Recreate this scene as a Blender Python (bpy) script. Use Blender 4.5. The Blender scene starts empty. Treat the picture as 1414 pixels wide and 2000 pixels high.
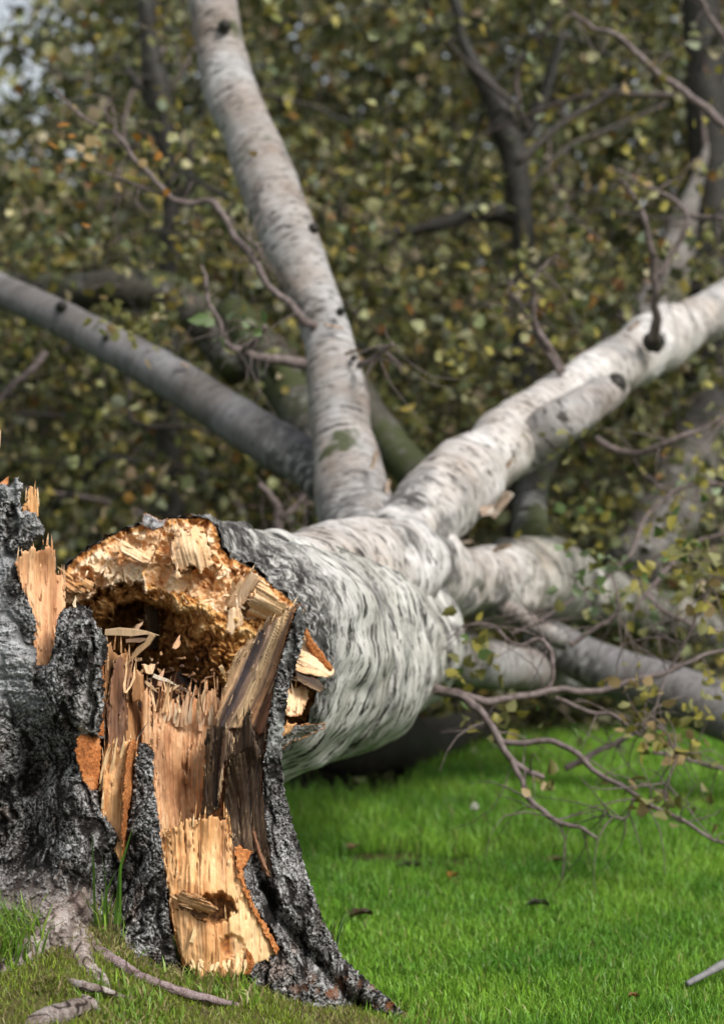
import bpy, math, random
import numpy as np
from mathutils import Vector, Matrix
random.seed(7)
RNG = np.random.default_rng(7)
sc = bpy.context.scene
COL = sc.collection
# ------------------------------------------------------------------ camera
CAMZ, FPX, HORIZ = 1.0, 4722.0, 856.0
PITCH = math.atan((1000.0 - HORIZ) / FPX)
cam_d = bpy.data.cameras.new('camera')
cam = bpy.data.objects.new('camera', cam_d); COL.objects.link(cam)
cam_d.sensor_fit = 'VERTICAL'; cam_d.sensor_height = 36.0; cam_d.sensor_width = 25.45; cam_d.lens = 85.0
cam_d.clip_start = 0.05; cam_d.clip_end = 1500.0
cam.location = (0, 0, CAMZ); cam.rotation_euler = (math.radians(90) - PITCH, 0, 0)
cam_d.dof.use_dof = True; cam_d.dof.focus_distance = 3.96; cam_d.dof.aperture_fstop = 3.7
cam_d.dof.aperture_blades = 9
sc.camera = cam
sc.render.resolution_x = 723; sc.render.resolution_y = 1024
# ------------------------------------------------------------------ sky and sun
SUN_EL, SUN_AZ = math.radians(47), math.radians(138)      # azimuth clockwise from +Y: behind the camera, to its right
world = bpy.data.worlds.new('World'); sc.world = world; world.use_nodes = True
nt = world.node_tree; nt.nodes.clear()
sky = nt.nodes.new('ShaderNodeTexSky'); sky.sky_type = 'NISHITA'; sky.sun_disc = False
sky.sun_elevation = SUN_EL; sky.sun_rotation = SUN_AZ; sky.air_density = 1.0; sky.dust_density = 3.0; sky.ozone_density = 1.0
hs = nt.nodes.new('ShaderNodeHueSaturation'); hs.inputs['Saturation'].default_value = 0.35
bg = nt.nodes.new('ShaderNodeBackground'); bg.inputs['Strength'].default_value = 0.075
wo = nt.nodes.new('ShaderNodeOutputWorld')
nt.links.new(sky.outputs[0], hs.inputs['Color']); nt.links.new(hs.outputs[0], bg.inputs['Color']); nt.links.new(bg.outputs[0], wo.inputs['Surface'])
sun_d = bpy.data.lights.new('sun', 'SUN'); sun_d.energy = 1.5; sun_d.angle = math.radians(17); sun_d.color = (1.0, 0.965, 0.92)
sun = bpy.data.objects.new('sun', sun_d); COL.objects.link(sun)
sdir = Vector((math.sin(SUN_AZ) * math.cos(SUN_EL), math.cos(SUN_AZ) * math.cos(SUN_EL), math.sin(SUN_EL)))
sun.rotation_euler = sdir.to_track_quat('Z', 'Y').to_euler(); sun.location = (3, -3, 6)
vs = sc.view_settings; vs.view_transform = 'Standard'; vs.look = 'None'; vs.gamma = 1.0; vs.use_curve_mapping = False
vs.exposure = 1.15
sc.render.engine = 'CYCLES'
sc.cycles.use_denoising = True
sc.cycles.max_bounces = 6; sc.cycles.transparent_max_bounces = 4
sc.cycles.use_adaptive_sampling = False
# ------------------------------------------------------------------ pixel -> place
CP, SP = math.cos(PITCH), math.sin(PITCH)
def at(px, py, d):
    """world point seen at photo pixel px,py at depth d (metres along the view axis); arrays allowed"""
    px, py, d = np.broadcast_arrays(np.asarray(px, float), np.asarray(py, float), np.asarray(d, float))
    u = (px - 707.0) / FPX * d; v = (1000.0 - py) / FPX * d
    return np.stack([u, d * CP + v * SP, CAMZ - d * SP + v * CP], -1)
def pxm(d): return FPX / d
# ------------------------------------------------------------------ noise
_pr = np.random.default_rng(3)
_PERM = np.concatenate([_pr.permutation(256)] * 2).astype(np.int32)
_G = _pr.normal(size=(256, 3)); _G = (_G / np.linalg.norm(_G, axis=1)[:, None]).astype(np.float32)
def perlin(p, seed=0):
    p = np.asarray(p, np.float32) + np.float32(seed * 17.37)
    pi = np.floor(p).astype(np.int32); f = p - pi; pi &= 255
    u = f * f * f * (f * (f * 6 - 15) + 10)
    out = 0
    for dx in (0, 1):
        wx = u[:, 0] if dx else 1 - u[:, 0]
        a = _PERM[(pi[:, 0] + dx) & 255]
        for dy in (0, 1):
            wy = u[:, 1] if dy else 1 - u[:, 1]
            b = _PERM[(a + pi[:, 1] + dy) & 255]
            for dz in (0, 1):
                wz = u[:, 2] if dz else 1 - u[:, 2]
                g = _G[_PERM[(b + pi[:, 2] + dz) & 255]]
                out = out + wx * wy * wz * (g[:, 0] * (f[:, 0] - dx) + g[:, 1] * (f[:, 1] - dy) + g[:, 2] * (f[:, 2] - dz))
    return out * 1.5
def fbm(p, octv=4, seed=0, gain=0.5, ridged=False):
    a, s, t = 1.0, 0, 0.0; q = np.asarray(p, np.float32)
    for i in range(octv):
        n = perlin(q, seed + i * 3)
        if ridged: n = 1 - 2 * np.abs(n)
        s = s + a * n; t += a; a *= gain; q = q * 2.03
    return s / t
def worley(p, seed=0):
    p = np.asarray(p, np.float32); pi = np.floor(p).astype(np.int32); f1 = np.full(len(p), 9, np.float32); f2 = f1.copy(); idc = np.zeros(len(p), np.int32)
    for dx in (-1, 0, 1):
        for dy in (-1, 0, 1):
            for dz in (-1, 0, 1):
                c = pi + np.array([dx, dy, dz], np.int32)
                h = _PERM[(_PERM[(_PERM[(c[:, 0] + seed) & 255] + c[:, 1]) & 255] + c[:, 2]) & 255]
                o = _G[h] * 0.5 + 0.5
                d = np.sqrt(((c + o - p) ** 2).sum(1))
                m = d < f1
                f2 = np.where(m, f1, np.minimum(f2, d)); idc = np.where(m, h, idc); f1 = np.where(m, d, f1)
    return f1, f2, idc / 255.0
def smooth(a, b, x):
    t = np.clip((x - a) / (b - a), 0, 1); return t * t * (3 - 2 * t)
def lerp(a, b, t):
    t = np.asarray(t)[:, None]; return np.asarray(a) * (1 - t) + np.asarray(b) * t
def ramp(t, stops):
    xs = [s[0] for s in stops]; return np.stack([np.interp(t, xs, [s[1][k] for s in stops]) for k in range(3)], -1)
class TPS:
    def __init__(self, pts, vals, lam=1e-6):
        self.p = np.asarray(pts, float); v = np.asarray(vals, float); n = len(v)
        c = self.p - self.p.mean(0); u, sv, vt = np.linalg.svd(c, full_matrices=False)
        if sv[1] < 0.02 * sv[0]:                      # points in a line: give the plane a width
            self.p = np.vstack([self.p, self.p + vt[1] * sv[0] * 0.5]); v = np.r_[v, v]; n = len(v)
        self.sc = np.abs(self.p).max() + 1e-9; q = self.p / self.sc; self.q = q
        K = self._k(q, q) + lam * np.eye(n); P = np.c_[np.ones(n), q]
        A = np.block([[K, P], [P.T, np.zeros((3, 3))]])
        self.w = np.linalg.solve(A, np.r_[v, np.zeros(3)])
    def _k(self, a, b):
        r2 = ((a[:, None] - b[None]) ** 2).sum(-1) + 1e-12
        return 0.5 * r2 * np.log(r2)
    def __call__(self, p):
        p = np.asarray(p, float) / self.sc; out = np.empty(len(p)); n = len(self.q)
        for i in range(0, len(p), 50000):
            s = p[i:i + 50000]
            out[i:i + 50000] = self._k(s, self.q) @ self.w[:n] + self.w[n] + s @ self.w[n + 1:]
        return out
# ------------------------------------------------------------------ object helpers
def tag(o, label=None, cat=None, group=None, kind=None):
    if label: o['label'] = label
    if cat: o['category'] = cat
    if group: o['group'] = group
    if kind: o['kind'] = kind
    return o
def empty(name, loc, label, cat, group=None):
    o = bpy.data.objects.new(name, None); COL.objects.link(o); o.location = loc; o.empty_display_size = 0.1
    return tag(o, label, cat, group)
def make(name, V, faces, mat, parent=None, col=None, vec=None, extra=None, smooth_sh=True):
    """faces: list of index arrays (n,3) or (n,4). col -> 'col' albedo, vec -> 'bc' bark coordinates"""
    V = np.asarray(V, float)
    if parent is not None: V = V - np.array(parent.location)
    me = bpy.data.meshes.new(name)
    fs = [np.asarray(f, np.int32) for f in faces if len(f)]
    nl = sum(f.size for f in fs); nf = sum(len(f) for f in fs)
    me.vertices.add(len(V)); me.vertices.foreach_set('co', V.astype(np.float32).ravel())
    me.loops.add(nl); me.loops.foreach_set('vertex_index', np.concatenate([f.ravel() for f in fs]))
    tot = np.concatenate([np.full(len(f), f.shape[1], np.int32) for f in fs])
    me.polygons.add(nf); me.polygons.foreach_set('loop_start', np.r_[0, np.cumsum(tot)[:-1]].astype(np.int32))
    me.polygons.foreach_set('loop_total', tot)
    me.polygons.foreach_set('use_smooth', np.full(nf, smooth_sh, bool))
    me.update(calc_edges=True)
    if col is not None:
        a = me.color_attributes.new('col', 'FLOAT_COLOR', 'POINT')
        a.data.foreach_set('color', np.c_[np.clip(col, 0.002, 0.95), np.ones(len(V))].astype(np.float32).ravel())
    if vec is not None:
        a = me.attributes.new('bc', 'FLOAT_VECTOR', 'POINT'); a.data.foreach_set('vector', np.asarray(vec, np.float32).ravel())
    for k, v in (extra or {}).items():
        a = me.attributes.new(k, 'FLOAT', 'POINT'); a.data.foreach_set('value', np.asarray(v, np.float32).ravel())
    me.validate()
    if mat: me.materials.append(mat)
    o = bpy.data.objects.new(name, me); COL.objects.link(o)
    if parent is not None: o.parent = parent
    return o
# ------------------------------------------------------------------ materials
class NB:
    def __init__(self, name):
        self.m = bpy.data.materials.new(name); self.m.use_nodes = True
        self.t = self.m.node_tree; self.t.nodes.clear()
        self.out = self.n('ShaderNodeOutputMaterial')
    def n(self, typ, **kw):
        x = self.t.nodes.new(typ)
        for k, v in kw.items():
            if k.startswith('i_'):
                x.inputs[k[2:]].default_value = v
            else: setattr(x, k, v)
        return x
    def l(self, a, b): self.t.links.new(a, b)
    def attr(self, nm, o='Color'): return self.n('ShaderNodeAttribute', attribute_name=nm).outputs[o]
    def noise(self, vec, scale, detail=4, rough=0.55, dist=0.0):
        x = self.n('ShaderNodeTexNoise', i_Scale=scale, i_Detail=detail, i_Roughness=rough, i_Distortion=dist)
        self.l(vec, x.inputs['Vector']); return x.outputs['Fac']
    def mapping(self, vec, scale):
        x = self.n('ShaderNodeMapping'); x.inputs['Scale'].default_value = scale; self.l(vec, x.inputs['Vector']); return x.outputs[0]
    def ramp(self, fac, stops):
        x = self.n('ShaderNodeValToRGB'); e = x.color_ramp.elements
        while len(e) < len(stops): e.new(0.5)
        for k, (p, c) in enumerate(stops):
            e[k].position = p; e[k].color = (c, c, c, 1) if isinstance(c, (int, float)) else (*c, 1)
        self.l(fac, x.inputs[0]); return x.outputs[0]
    def mix(self, fac, a, b, blend='MIX'):
        x = self.n('ShaderNodeMix', data_type='RGBA', blend_type=blend)
        for s, v in ((0, fac), (6, a), (7, b)):
            if isinstance(v, (int, float)): x.inputs[s].default_value = v
            elif isinstance(v, tuple): x.inputs[s].default_value = (*v, 1)
            else: self.l(v, x.inputs[s])
        return x.outputs[2]
    def math(self, op, a, b=0.5):
        x = self.n('ShaderNodeMath', operation=op)
        for s, v in ((0, a), (1, b)):
            if isinstance(v, (int, float)): x.inputs[s].default_value = v
            else: self.l(v, x.inputs[s])
        return x.outputs[0]
    def finish(self, col, rough=0.8, bump=None, bstr=0.5, bdist=0.002, spec=0.3, transl=0.0):
        p = self.n('ShaderNodeBsdfPrincipled')
        if isinstance(col, tuple): p.inputs['Base Color'].default_value = (*col, 1)
        else: self.l(col, p.inputs['Base Color'])
        if isinstance(rough, (int, float)): p.inputs['Roughness'].default_value = rough
        else: self.l(rough, p.inputs['Roughness'])
        p.inputs['Specular IOR Level'].default_value = spec
        if bump is not None:
            b = self.n('ShaderNodeBump', i_Strength=bstr, i_Distance=bdist); self.l(bump, b.inputs['Height']); self.l(b.outputs[0], p.inputs['Normal'])
        sh = p.outputs[0]
        if transl > 0:
            tr = self.n('ShaderNodeBsdfTranslucent')
            if isinstance(col, tuple): tr.inputs['Color'].default_value = (*col, 1)
            else: self.l(col, tr.inputs['Color'])
            mx = self.n('ShaderNodeMixShader', i_Fac=transl); self.l(sh, mx.inputs[1]); self.l(tr.outputs[0], mx.inputs[2]); sh = mx.outputs[0]
        self.l(sh, self.out.inputs['Surface']); return self.m
def obj_co(b): return b.n('ShaderNodeTexCoord').outputs['Object']
def mat_vcol(name, rough, scale, bstr, bdist, lo=0.7, hi=1.25, stretch=(1, 1, 1), spec=0.25):
    b = NB(name); v = b.mapping(obj_co(b), stretch)
    n = b.noise(v, scale, 5, 0.65)
    c = b.mix(1.0, b.attr('col'), b.ramp(n, [(0.3, lo), (0.7, hi)]), 'MULTIPLY')
    return b.finish(c, rough, n, bstr, bdist, spec)
M_CRUST = mat_vcol('crusty_bark', 0.88, 430, 1.0, 0.003, 0.38, 1.5, spec=0.15)
M_WOOD = mat_vcol('split_wood', 0.62, 260, 0.55, 0.0012, 0.72, 1.2, (1, 1, 0.07), 0.35)
M_TORN = mat_vcol('torn_sapwood', 0.7, 240, 0.5, 0.0015, 0.74, 1.2, (1, 1, 0.3), 0.25)
M_ROT = mat_vcol('rotten_wood', 0.9, 260, 0.9, 0.003, 0.5, 1.4, spec=0.15)
def mat_birch(name, white, tan, dark, band, amt, moss=0.0, fine=1.0):
    b = NB(name); bc = b.attr('bc', 'Vector')
    big = b.noise(b.mapping(bc, (3, 3, 3)), 1.6, 4, 0.6)
    c = b.mix(b.ramp(big, [(0.4, 0.0), (0.66, 1.0)]), white, tan)
    f = b.noise(b.mapping(bc, (9, 9, 70 * fine)), 1.0, 5, 0.65)
    c = b.mix(1.0, c, b.ramp(f, [(0.3, 0.66), (0.62, 1.12)]), 'MULTIPLY')
    s1 = b.noise(b.mapping(bc, (14, 14, band * 1.1)), 1.0, 5, 0.66, 0.05)
    m1 = b.ramp(s1, [(0.53 + 0.14 * (1 - amt), 0.0), (0.58 + 0.14 * (1 - amt), 1.0)])
    s3 = b.noise(b.mapping(bc, (6.5, 6.5, band * 1.3)), 1.0, 6, 0.7, 0.05)
    m1 = b.math('MAXIMUM', m1, b.ramp(s3, [(0.56 + 0.12 * (1 - amt), 0.0), (0.60 + 0.12 * (1 - amt), 0.9)]))
    s2 = b.noise(b.mapping(bc, (30, 30, band * 2.6)), 1.0, 4, 0.6, 0.3)
    m2 = b.ramp(s2, [(0.56 + 0.06 * (1 - amt), 0.0), (0.62 + 0.06 * (1 - amt), 0.9)])
    mm = b.math('MAXIMUM', m1, m2)
    pat = b.ramp(b.noise(bc, 7, 5, 0.7), [(0.58 + 0.1 * (1 - amt), 0.0), (0.68 + 0.1 * (1 - amt), 0.95)])
    mm = b.math('MAXIMUM', mm, pat)
    c = b.mix(mm, c, dark)
    r = b.attr('rough', 'Fac')                     # weathered flaking base of the trunk
    fl = b.noise(b.mapping(bc, (28, 28, 60)), 1.0, 5, 0.7, 0.5)
    flc = b.ramp(fl, [(0.40, (0.014, 0.012, 0.011)), (0.5, (0.085, 0.08, 0.073)), (0.6, (0.33, 0.32, 0.30)), (0.72, (0.58, 0.57, 0.55))])
    c = b.mix(r, c, flc)
    if moss > 0:
        mo = b.ramp(b.noise(bc, 4.5, 5, 0.65), [(0.62 - 0.2 * moss, 0.0), (0.7 - 0.2 * moss, 0.9)])
        c = b.mix(mo, c, (0.045, 0.055, 0.016))
    g = b.attr('algae', 'Fac')                     # green-grey algae on the damp side
    ga = b.math('MULTIPLY', g, b.ramp(b.noise(b.mapping(bc, (10, 10, 22)), 1.0, 5, 0.6), [(0.3, 0.35), (0.6, 1.0)]))
    c = b.mix(ga, c, b.mix(1.0, c, (0.56, 0.565, 0.47), 'MULTIPLY'))
    h = b.math('SUBTRACT', f, b.math('MULTIPLY', mm, 0.9))
    return b.finish(c, 0.62, h, 0.4, 0.003, 0.25)
M_BUTT = mat_birch('trunk_birch_bark', (0.74, 0.725, 0.70), (0.42, 0.405, 0.37), (0.02, 0.018, 0.015), 58, 0.84, fine=1.3)
M_BIRCH = mat_birch('white_birch_bark', (0.60, 0.575, 0.55), (0.38, 0.33, 0.285), (0.035, 0.03, 0.026), 48, 0.62)
M_STEM = mat_birch('tan_birch_bark', (0.37, 0.36, 0.35), (0.24, 0.19, 0.155), (0.045, 0.038, 0.032), 50, 0.62, 0.16)
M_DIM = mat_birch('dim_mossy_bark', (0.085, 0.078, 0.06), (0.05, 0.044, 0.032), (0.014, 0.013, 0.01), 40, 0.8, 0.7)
M_GREY = mat_birch('grey_birch_bark', (0.205, 0.198, 0.2), (0.125, 0.112, 0.102), (0.045, 0.04, 0.035), 40, 0.3)
M_MOSSY = mat_birch('mossy_birch_bark', (0.2, 0.18, 0.15), (0.11, 0.088, 0.066), (0.02, 0.018, 0.014), 40, 0.8, 0.75)
M_FAR = mat_birch('dim_birch_bark', (0.19, 0.175, 0.16), (0.11, 0.092, 0.075), (0.025, 0.022, 0.02), 30, 0.6, 0.35)
def mat_twig(name, a, c2):
    b = NB(name); o = obj_co(b)
    n = b.noise(o, 60, 4, 0.6)
    return b.finish(b.mix(b.ramp(n, [(0.35, 0.0), (0.65, 1.0)]), a, c2), 0.6, n, 0.4, 0.002)
M_TWIG = mat_twig('brown_twig_bark', (0.085, 0.062, 0.056), (0.19, 0.15, 0.14))
M_DARKTWIG = mat_twig('dark_twig_bark', (0.035, 0.028, 0.024), (0.085, 0.07, 0.06))
M_DARKTRUNK = mat_twig('dark_trunk_bark', (0.014, 0.012, 0.01), (0.042, 0.038, 0.03))
def mat_leaf(name, transl, rough=0.5):
    b = NB(name); n = b.noise(obj_co(b), 90, 3, 0.6)
    c = b.mix(1.0, b.attr('col'), b.ramp(n, [(0.3, 0.8), (0.7, 1.15)]), 'MULTIPLY')
    return b.finish(c, rough, None, transl=transl, spec=0.4)
M_LEAF = mat_leaf('autumn_leaf', 0.35)
M_GRASS = mat_leaf('grass_blade', 0.3, 0.45)
# ------------------------------------------------------------------ builders: slab, tube, blades, leaves
def in_poly(x, y, poly):
    poly = np.asarray(poly, float); ins = np.zeros(x.shape, bool); n = len(poly); j = n - 1
    for i in range(n):
        xi, yi = poly[i]; xj, yj = poly[j]
        if yi != yj:
            c = ((yi > y) != (yj > y)) & (x < (xj - xi) * (y - yi) / (yj - yi) + xi); ins ^= c
        j = i
    return ins
def poly_dist(x, y, poly):
    poly = np.asarray(poly, float); d = np.full(x.shape, 1e9); n = len(poly)
    for i in range(n):
        a, b = poly[i - 1], poly[i]; ab = b - a; L = (ab ** 2).sum() + 1e-9
        t = np.clip(((x - a[0]) * ab[0] + (y - a[1]) * ab[1]) / L, 0, 1)
        d = np.minimum(d, (x - a[0] - t * ab[0]) ** 2 + (y - a[1] - t * ab[1]) ** 2)
    return np.sqrt(d)
def grid_solid(M, nx, ny):
    """cells mask -> index arrays for front, back and rim of a solid sheet; returns used vertex ids and faces (front ids 0..n, back n..2n)"""
    vid = np.arange(nx * ny).reshape(ny, nx)
    j, i = np.nonzero(M)
    q = np.stack([vid[j, i], vid[j + 1, i], vid[j + 1, i + 1], vid[j, i + 1]], -1)
    used = np.unique(q); mp = np.full(nx * ny, -1); mp[used] = np.arange(len(used)); n = len(used)
    front = mp[q]; back = front[:, ::-1] + n
    P = np.pad(M, 1); rim = []
    for dj, di, a, b in ((-1, 0, (0, 1), (0, 0)), (1, 0, (1, 0), (1, 1)), (0, -1, (0, 0), (1, 0)), (0, 1, (1, 1), (0, 1))):
        nb = P[1 + dj:P.shape[0] - 1 + dj, 1 + di:P.shape[1] - 1 + di]
        jj, ii = np.nonzero(M & ~nb)
        va = mp[vid[jj + a[0], ii + a[1]]]; vb = mp[vid[jj + b[0], ii + b[1]]]
        rim.append(np.stack([va, vb, vb + n, va + n][::-1], -1))
    return used, front, back, np.concatenate(rim)
def slab(name, parent, poly, ctrl, thick, surf, mat, step=2.0, jag=2.0, jfreq=0.09, spike=0.0, sfreq=0.12, grain=(0.0, 1.0), bev=(6, 0.008), edge=None, holes=(), seed=0, back=None, label=None):
    """A solid piece whose outline is poly (photo pixels), lying at its own depths (ctrl: px,py,depth), thick metres deep.
    surf(P, a, b, dist, seed) -> displacement towards the viewer (m), albedo."""
    poly = np.asarray(poly, float)
    x0, y0 = poly.min(0) - 8 - spike; x1, y1 = poly.max(0) + 8 + spike
    xs = np.arange(x0, x1, step); ys = np.arange(y0, y1, step); nx, ny = len(xs), len(ys)
    X, Y = np.meshgrid(xs, ys)
    g = np.array(grain) / np.hypot(*grain); A = X * g[0] + Y * g[1]; B = X * g[1] - Y * g[0]
    q = np.stack([X * jfreq, Y * jfreq, np.full_like(X, seed * 3.1)], -1).reshape(-1, 3)
    jx = fbm(q, 3, seed + 1).reshape(ny, nx) * jag * 2; jy = fbm(q, 3, seed + 11).reshape(ny, nx) * jag * 2
    if spike > 0:
        qb = np.stack([B * sfreq, A * 0.004, np.full_like(X, seed * 1.7)], -1).reshape(-1, 3)
        s = (np.abs(perlin(qb, seed + 2)) * 1.3 + np.abs(perlin(qb * 2.7, seed + 5)) * 0.8 + np.floor((perlin(qb * 0.6, seed + 9) + 1) * 3) / 3 * 0.9 - 1.0).reshape(ny, nx) * spike
        jx = jx - s * g[0]; jy = jy - s * g[1]
    XX, YY = X + jx, Y + jy
    ins = in_poly(XX, YY, poly); dist = poly_dist(XX, YY, poly)
    for h in holes:
        ih = in_poly(XX, YY, h); ins &= ~ih; dist = np.minimum(dist, poly_dist(XX, YY, h))
    M = ins[:-1, :-1] & ins[1:, 1:] & ins[1:, :-1] & ins[:-1, 1:]
    used, fr, bk, rim = grid_solid(M, nx, ny)
    ux, uy, ud = X.ravel()[used], Y.ravel()[used], dist.ravel()[used]
    c = np.asarray(ctrl, float)
    D = np.full(len(used), c[0, 2]) if len(c) < 3 else TPS(c[:, :2], c[:, 2])(np.c_[ux, uy])
    P0 = at(ux, uy, D)
    disp, colr = surf(P0, A.ravel()[used], B.ravel()[used], ud, seed)
    w, bd = bev; t = np.clip(ud / w, 0, 1)
    Df = D - disp + bd * (1 - np.sqrt(1 - (1 - t) ** 2))
    Db = np.maximum(D + thick, Df + 0.004)
    V = np.r_[at(ux, uy, Df), at(ux, uy, Db)]
    cf = colr if edge is None else lerp(colr, edge, smooth(edge_w[0], 0, ud) * 0.95)
    cb = np.broadcast_to(np.asarray(edge if edge is not None else colr.mean(0) * 0.8) if back is None else np.asarray(back), cf.shape)
    cb = cb * (0.75 + 0.5 * (fbm(P0 * 60, 3, seed + 4)[:, None] * 0.5 + 0.5))
    pal = getattr(surf, 'pal', None)
    if pal is not None: add_fringe(poly, (lambda q: np.full(len(q), c[0, 2])) if len(c) < 3 else TPS(c[:, :2], c[:, 2]), pal, grain, seed)
    o = make(name, V, [fr, bk, rim], mat, parent, np.r_[cf, cb])
    if label: o['label'] = label
    return o
edge_w = [5.0]
FR = {'on': False, 'V': [], 'F': [], 'C': []}
def add_fringe(poly, D, pal, grain, seed, dens=1 / 260.0):
    """fine torn slivers standing proud of a split face, along its grain"""
    r = np.random.default_rng(seed + 900); poly = np.asarray(poly, float); x0, y0 = poly.min(0); x1, y1 = poly.max(0)
    area = abs(sum(poly[i - 1][0] * poly[i][1] - poly[i][0] * poly[i - 1][1] for i in range(len(poly)))) / 2
    n = int(area * dens); x = r.uniform(x0, x1, n * 6); y = r.uniform(y0, y1, n * 6)
    k = in_poly(x, y, poly); x, y = x[k], y[k]; d = poly_dist(x, y, poly)
    w = r.random(len(x)) < 0.05 + 0.85 * np.exp(-d / 7); x, y = x[w][:n], y[w][:n]
    if not len(x): return
    g = np.array(grain) / np.hypot(*grain); g = g * (1 if g[1] > 0 else -1)
    L = r.uniform(10, 44, len(x)) * r.uniform(0.5, 1, len(x)); W = r.uniform(0.8, 2.4, len(x)); a = r.normal(0, 0.07, len(x))
    tx = x - (g[0] * np.cos(a) - g[1] * np.sin(a)) * L; ty = y - (g[1] * np.cos(a) + g[0] * np.sin(a)) * L
    dd = D(np.c_[x, y]) + 0.001; tip = dd - r.uniform(-0.004, 0.006, len(x)); mid = (dd + tip) / 2 - 0.003
    mx, my = (x + tx) / 2, (y + ty) / 2; px_, py_ = g[1], -g[0]
    V = np.stack([at(x - px_ * W, y - py_ * W, dd), at(x + px_ * W, y + py_ * W, dd), at(mx + px_ * W * 0.8, my + py_ * W * 0.8, mid), at(mx - px_ * W * 0.8, my - py_ * W * 0.8, mid), at(tx, ty, tip), at(x, y, dd + 0.006), at(mx, my, mid + 0.004)], 1)
    b = np.arange(len(x))[:, None] * 7 + sum(len(v) for v in FR['V'])
    FR['F'].append(np.concatenate([b + np.array(q) for q in ((0, 1, 2, 3), (1, 5, 6, 2), (5, 0, 3, 6))])); FR.setdefault('T', []).append(np.concatenate([b + np.array(q) for q in ((3, 2, 4), (2, 6, 4), (6, 3, 4))]))
    c = ramp(r.uniform(0.35, 1.0, len(x)), pal) * r.uniform(0.8, 1.12, (len(x), 1))
    FR['V'].append(V.reshape(-1, 3)); FR['C'].append(np.repeat(c, 7, 0))
def flush_fringe(parent):
    o = make('splinter', np.vstack(FR['V']), [np.concatenate(FR['F']), np.concatenate(FR['T'])], M_WOOD, parent, np.vstack(FR['C']), smooth_sh=False)
    tag(o, kind='stuff'); FR.update(V=[], F=[], C=[], T=[])
def catmull(P, n):
    P = np.asarray(P, float); Q = np.vstack([2 * P[0] - P[1], P, 2 * P[-1] - P[-2]]); out = []
    for i in range(len(P) - 1):
        t = np.linspace(0, 1, n, endpoint=False)[:, None]; a, b, c, d = Q[i:i + 4]
        out.append(0.5 * (2 * b + (c - a) * t + (2 * a - 5 * b + 4 * c - d) * t ** 2 + (3 * b - 3 * c + d - a) * t ** 3))
    out.append(P[-1:]); return np.vstack(out)
def frames(C):
    T = np.gradient(C, axis=0); T /= np.linalg.norm(T, axis=1)[:, None] + 1e-12
    up = np.array([0.13, 0.31, 0.94]) if abs(T[0][2]) < 0.9 else np.array([0.2, 1, 0.1])
    N = np.empty_like(C); u = np.cross(T[0], up); u /= np.linalg.norm(u); N[0] = u
    for i in range(1, len(C)):
        u = N[i - 1] - T[i] * (N[i - 1] @ T[i]); N[i] = u / np.linalg.norm(u)
    return T, N, np.cross(T, N)
def tube_geo(C, R, ns, disp=None):
    T, N, Bn = frames(C); th = np.linspace(0, 2 * np.pi, ns, endpoint=False)
    dirs = np.cos(th)[None, :, None] * N[:, None] + np.sin(th)[None, :, None] * Bn[:, None]
    s = np.r_[0, np.cumsum(np.linalg.norm(np.diff(C, axis=0), axis=1))]
    bc = np.stack([np.cos(th)[None] * R[:, None], np.sin(th)[None] * R[:, None], np.broadcast_to(s[:, None], (len(C), ns))], -1)
    RR = np.broadcast_to(R[:, None], (len(C), ns)).copy()
    if disp is not None: RR = RR + disp(bc.reshape(-1, 3)).reshape(RR.shape)
    V = C[:, None] + dirs * RR[..., None]
    n = len(C); i, j = np.meshgrid(np.arange(n - 1), np.arange(ns), indexing='ij'); k = (j + 1) % ns
    F = np.stack([i * ns + j, i * ns + k, (i + 1) * ns + k, (i + 1) * ns + j], -1).reshape(-1, 4)
    V = V.reshape(-1, 3); bc = bc.reshape(-1, 3)
    V = np.vstack([V, C[:1], C[-1:]]); bc = np.vstack([bc, [[0, 0, s[0]]], [[0, 0, s[-1]]]]); a, b = len(V) - 2, len(V) - 1
    jj = np.arange(ns); kk = (jj + 1) % ns
    caps = np.r_[np.stack([np.full(ns, a), kk, jj], -1), np.stack([np.full(ns, b), (n - 1) * ns + jj, (n - 1) * ns + kk], -1)]
    return V, F, caps, bc
def path(pts, n=8):
    """pts: (px, py, depth, radius in photo pixels) -> centreline and radii in metres"""
    p = np.asarray(pts, float); C = at(p[:, 0], p[:, 1], p[:, 2]); R = p[:, 3] * np.where(p[:, 3] < 16, 0.85, 1.0) / (FPX / p[:, 2])
    Q = catmull(np.c_[C, R], n); return Q[:, :3], np.maximum(Q[:, 3], 0.0006)
def branch(name, parent, pts, mat, ns=8, n=8, rough=0.10, rfreq=14, wob=0.0, seed=0, extra=True, label=None):
    C, R = path(pts, n)
    if wob > 0:
        q = C * 14; C = C + np.stack([perlin(q, seed + 1), perlin(q, seed + 2), perlin(q, seed + 3)], -1) * wob
        q = C * 38; C = C + np.stack([perlin(q, seed + 4), perlin(q, seed + 5), perlin(q, seed + 6)], -1) * min(wob, 0.006) * 0.5
    rm = R.mean()
    V, F, caps, bc = tube_geo(C, R, ns, lambda b: fbm(b * np.array([1, 1, 1.0]) * rfreq / max(rm * 12, 0.4) + seed, 3, seed) * rough * rm)
    off = np.array([seed * 1.37, seed * 0.71, seed * 2.3])
    ex = {'rough': np.zeros(len(V)), 'algae': np.zeros(len(V))}
    if name == 'limb': ex['rough'] = 0.9 * np.maximum(smooth(0.42, 0.08, bc[:, 2]) * smooth(-0.25, 0.12, fbm((bc + off) * 8, 4, seed + 3)), smooth(0.22, 0.42, fbm((bc + off) * np.array([6, 6, 4.0]), 4, seed + 8)) * 0.8)
    o = make(name, V, [F, caps], mat, parent, vec=bc + off, extra=ex)
    if label: o['label'] = label
    return o
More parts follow.
